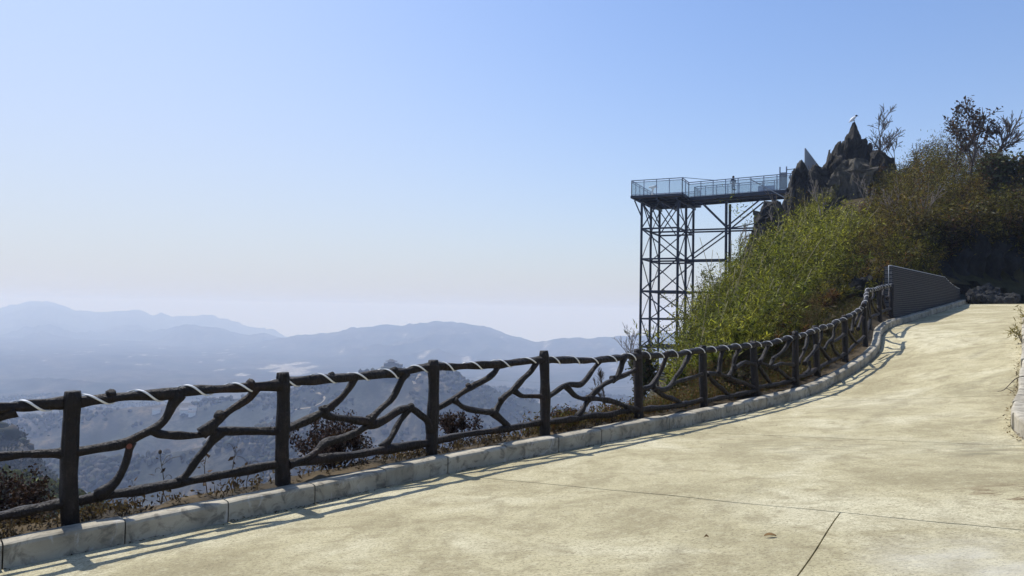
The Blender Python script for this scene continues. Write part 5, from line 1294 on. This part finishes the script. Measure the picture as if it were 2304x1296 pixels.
for k, (px, py, w) in enumerate(((418, 930, 13), (433, 925, 9), (352, 930, 9), (432, 936, 8), (1232, 905, 9))):
    c = hit(px, py)
    if c is None: continue
    h = empty('farmhouse', tuple(c)); tag(h, ['whitewashed farmhouse on the far slope, largest of the hamlet seen through the first full panel', 'small white farmhouse uphill of the largest one', 'lone white farmhouse left of the hamlet', 'small white farmhouse downhill of the largest one', 'white farmhouse on the slope right of the fourth fence post'][k], 'house', 'far farmhouses')
    X_ = np.array([0.94, 0.34, 0]); Y_ = np.array([-0.34, 0.94, 0])
    obj('wall', *box(c + UP * 1.8, X_, Y_, UP, w, w * 0.6, 6), hm, h)
    V = [c + X_ * (w * 0.54 * a) + Y_ * (w * 0.36 * b) + UP * z for a in (-1, 1) for b, z in ((-1, 4.7), (0, 7.0), (1, 4.7))]
    obj('roof', V, [(0, 1, 4, 3), (1, 2, 5, 4), (0, 2, 1), (3, 4, 5), (0, 3, 5, 2)], hr, h)
# woods on the nearer slopes, as one mass of crowns
g = np.random.default_rng(99); N = 160000
tq = g.uniform(-0.74, 0.24, N); yq = np.exp(g.uniform(math.log(75), math.log(1650), N)); xq = tq * yq; zq = land_z(xq, yq)
den = 0.35 + 0.9 * fbm(xq / 95, yq / 95, 31) - 0.2 * (yq < 300) + 0.35 * fbm(xq / 22, yq / 22, 45, 2)
ppx = CX + FPX * tq; ppy = yh(ppx) - (zq - 1.5) / yq * FPX
kp = (g.random(N) < np.clip(den, 0, 1)) & (ppy < 1200) & (ppy > 800)
kp &= yq > 280
kp &= ~((np.abs(ppx - 880) < 26) & (np.abs(yq - 950) < 90))
xq, yq, zq = xq[kp][:18000], yq[kp][:18000], zq[kp][:18000]; n = len(xq)
bm = bmesh.new(); bmesh.ops.create_icosphere(bm, subdivisions=1, radius=1); IV = np.array([v.co[:] for v in bm.verts]); IF = np.array([[v.index for v in f.verts] for f in bm.faces]); bm.free()
sz = g.uniform(1.2, 3.4, n) * np.where(yq < 250, 0.6, 1.0); VV_ = IV[None] * (sz[:, None, None] * g.uniform(0.75, 1.25, (n, 1, 3))) * (1 + g.normal(0, 0.16, (n, len(IV), 1)))
VV_[..., 2] *= 1.1; VV_ += np.stack([xq, yq, zq + sz * 0.5], 1)[:, None]
cc = np.array([(0.038, 0.044, 0.026), (0.06, 0.058, 0.034), (0.075, 0.063, 0.048), (0.045, 0.042, 0.034)])[g.integers(0, 4, n)] * g.uniform(0.7, 1.3, (n, 1))
cc = np.where(((yq < 160) & (xq < 0))[:, None], np.array([0.15, 0.16, 0.06]) * g.uniform(0.7, 1.2, (n, 1)), cc)
FF = (IF[None] + np.arange(n)[:, None, None] * len(IV)).reshape(-1, 3)
o = obj('forest', VV_.reshape(-1, 3), FF, M['forest'], None, False, np.repeat(cc, len(IV), 0)); o['kind'] = 'stuff'
# nearer woods on the spurs below the fence, leaf by leaf
g = np.random.default_rng(98); N = 16000
tq = g.uniform(-0.80, 0.10, N); yq = np.exp(g.uniform(math.log(48), math.log(330), N)); xq = tq * yq; zq = land_z(xq, yq)
ppx = CX + FPX * tq; ppy = yh(ppx) - (zq - 1.5) / yq * FPX; kp = (ppy < 1260) & (ppy > 900)
xq, yq, zq = xq[kp][:3600], yq[kp][:3600], zq[kp][:3600]; n = len(xq); k = np.repeat(np.arange(n), 40); m = len(k)
rad = g.uniform(0.7, 1.6, n) * (0.6 + yq / 250); P = np.stack([xq, yq, zq + rad * 0.8], 1)[k] + rnd_dir(m, g) * (rad[k] * g.uniform(0.5, 1.0, m))[:, None]
pal = np.where((yq < 170)[:, None], np.array([0.10, 0.105, 0.035]), np.array([0.045, 0.045, 0.03])) * np.exp(g.normal(0, 0.3, (n, 1)))
V, Fq, CC = leaf_mesh(P, rnd_dir(m, g), rnd_dir(m, g), rad[k] * 0.55, rad[k] * 0.3, pal[k] * g.uniform(0.6, 1.35, (m, 1)))
o = obj('forest', V, Fq, M['forest'], None, False, CC); o['kind'] = 'stuff'
# overhead wires across the valley
for k, (y0, y1) in enumerate(((842, 848), (856, 862))):
    A1, B1 = bp(1000, y0, 900), bp(1460, y1 + 6, 700); t = np.linspace(0, 1, 30)[:, None]; C = A1 * (1 - t) + B1 * t; C[:, 2] -= (4 * 6 * t * (1 - t))[:, 0]
    o = obj('overhead_wire', *tube(C, 0.07, 4), M['steel']); tag(o, ['upper of two faint wires across the valley behind the fourth panel', 'lower of two faint wires across the valley behind the fourth panel'][k], 'wire')


# ------------------------------------------------------------------ hazy air
t = NT('haze_air')
vol = t.node('ShaderNodeVolumePrincipled')
vol.inputs['Color'].default_value = (0.57, 0.71, 1.0, 1)
vol.inputs['Absorption Color'].default_value = (1, 1, 1, 1)      # clean air: it scatters, blue more than red, and absorbs nothing
vol.inputs['Density'].default_value = 0.00034
vol.inputs['Anisotropy'].default_value = 0.06
t.link(vol.outputs[0], t.out.inputs['Volume'])
zlo = float(min(ZZ.min(), GZ.min())) - 2.0; zhi = 45.0
hz = obj('haze', [(x, y, z) for z in (zlo, zhi) for x, y in ((-11800, -300), (11800, -300), (11800, 8600), (-11800, 8600))], BOXF, t.m)
tag(hz, kind='stuff')
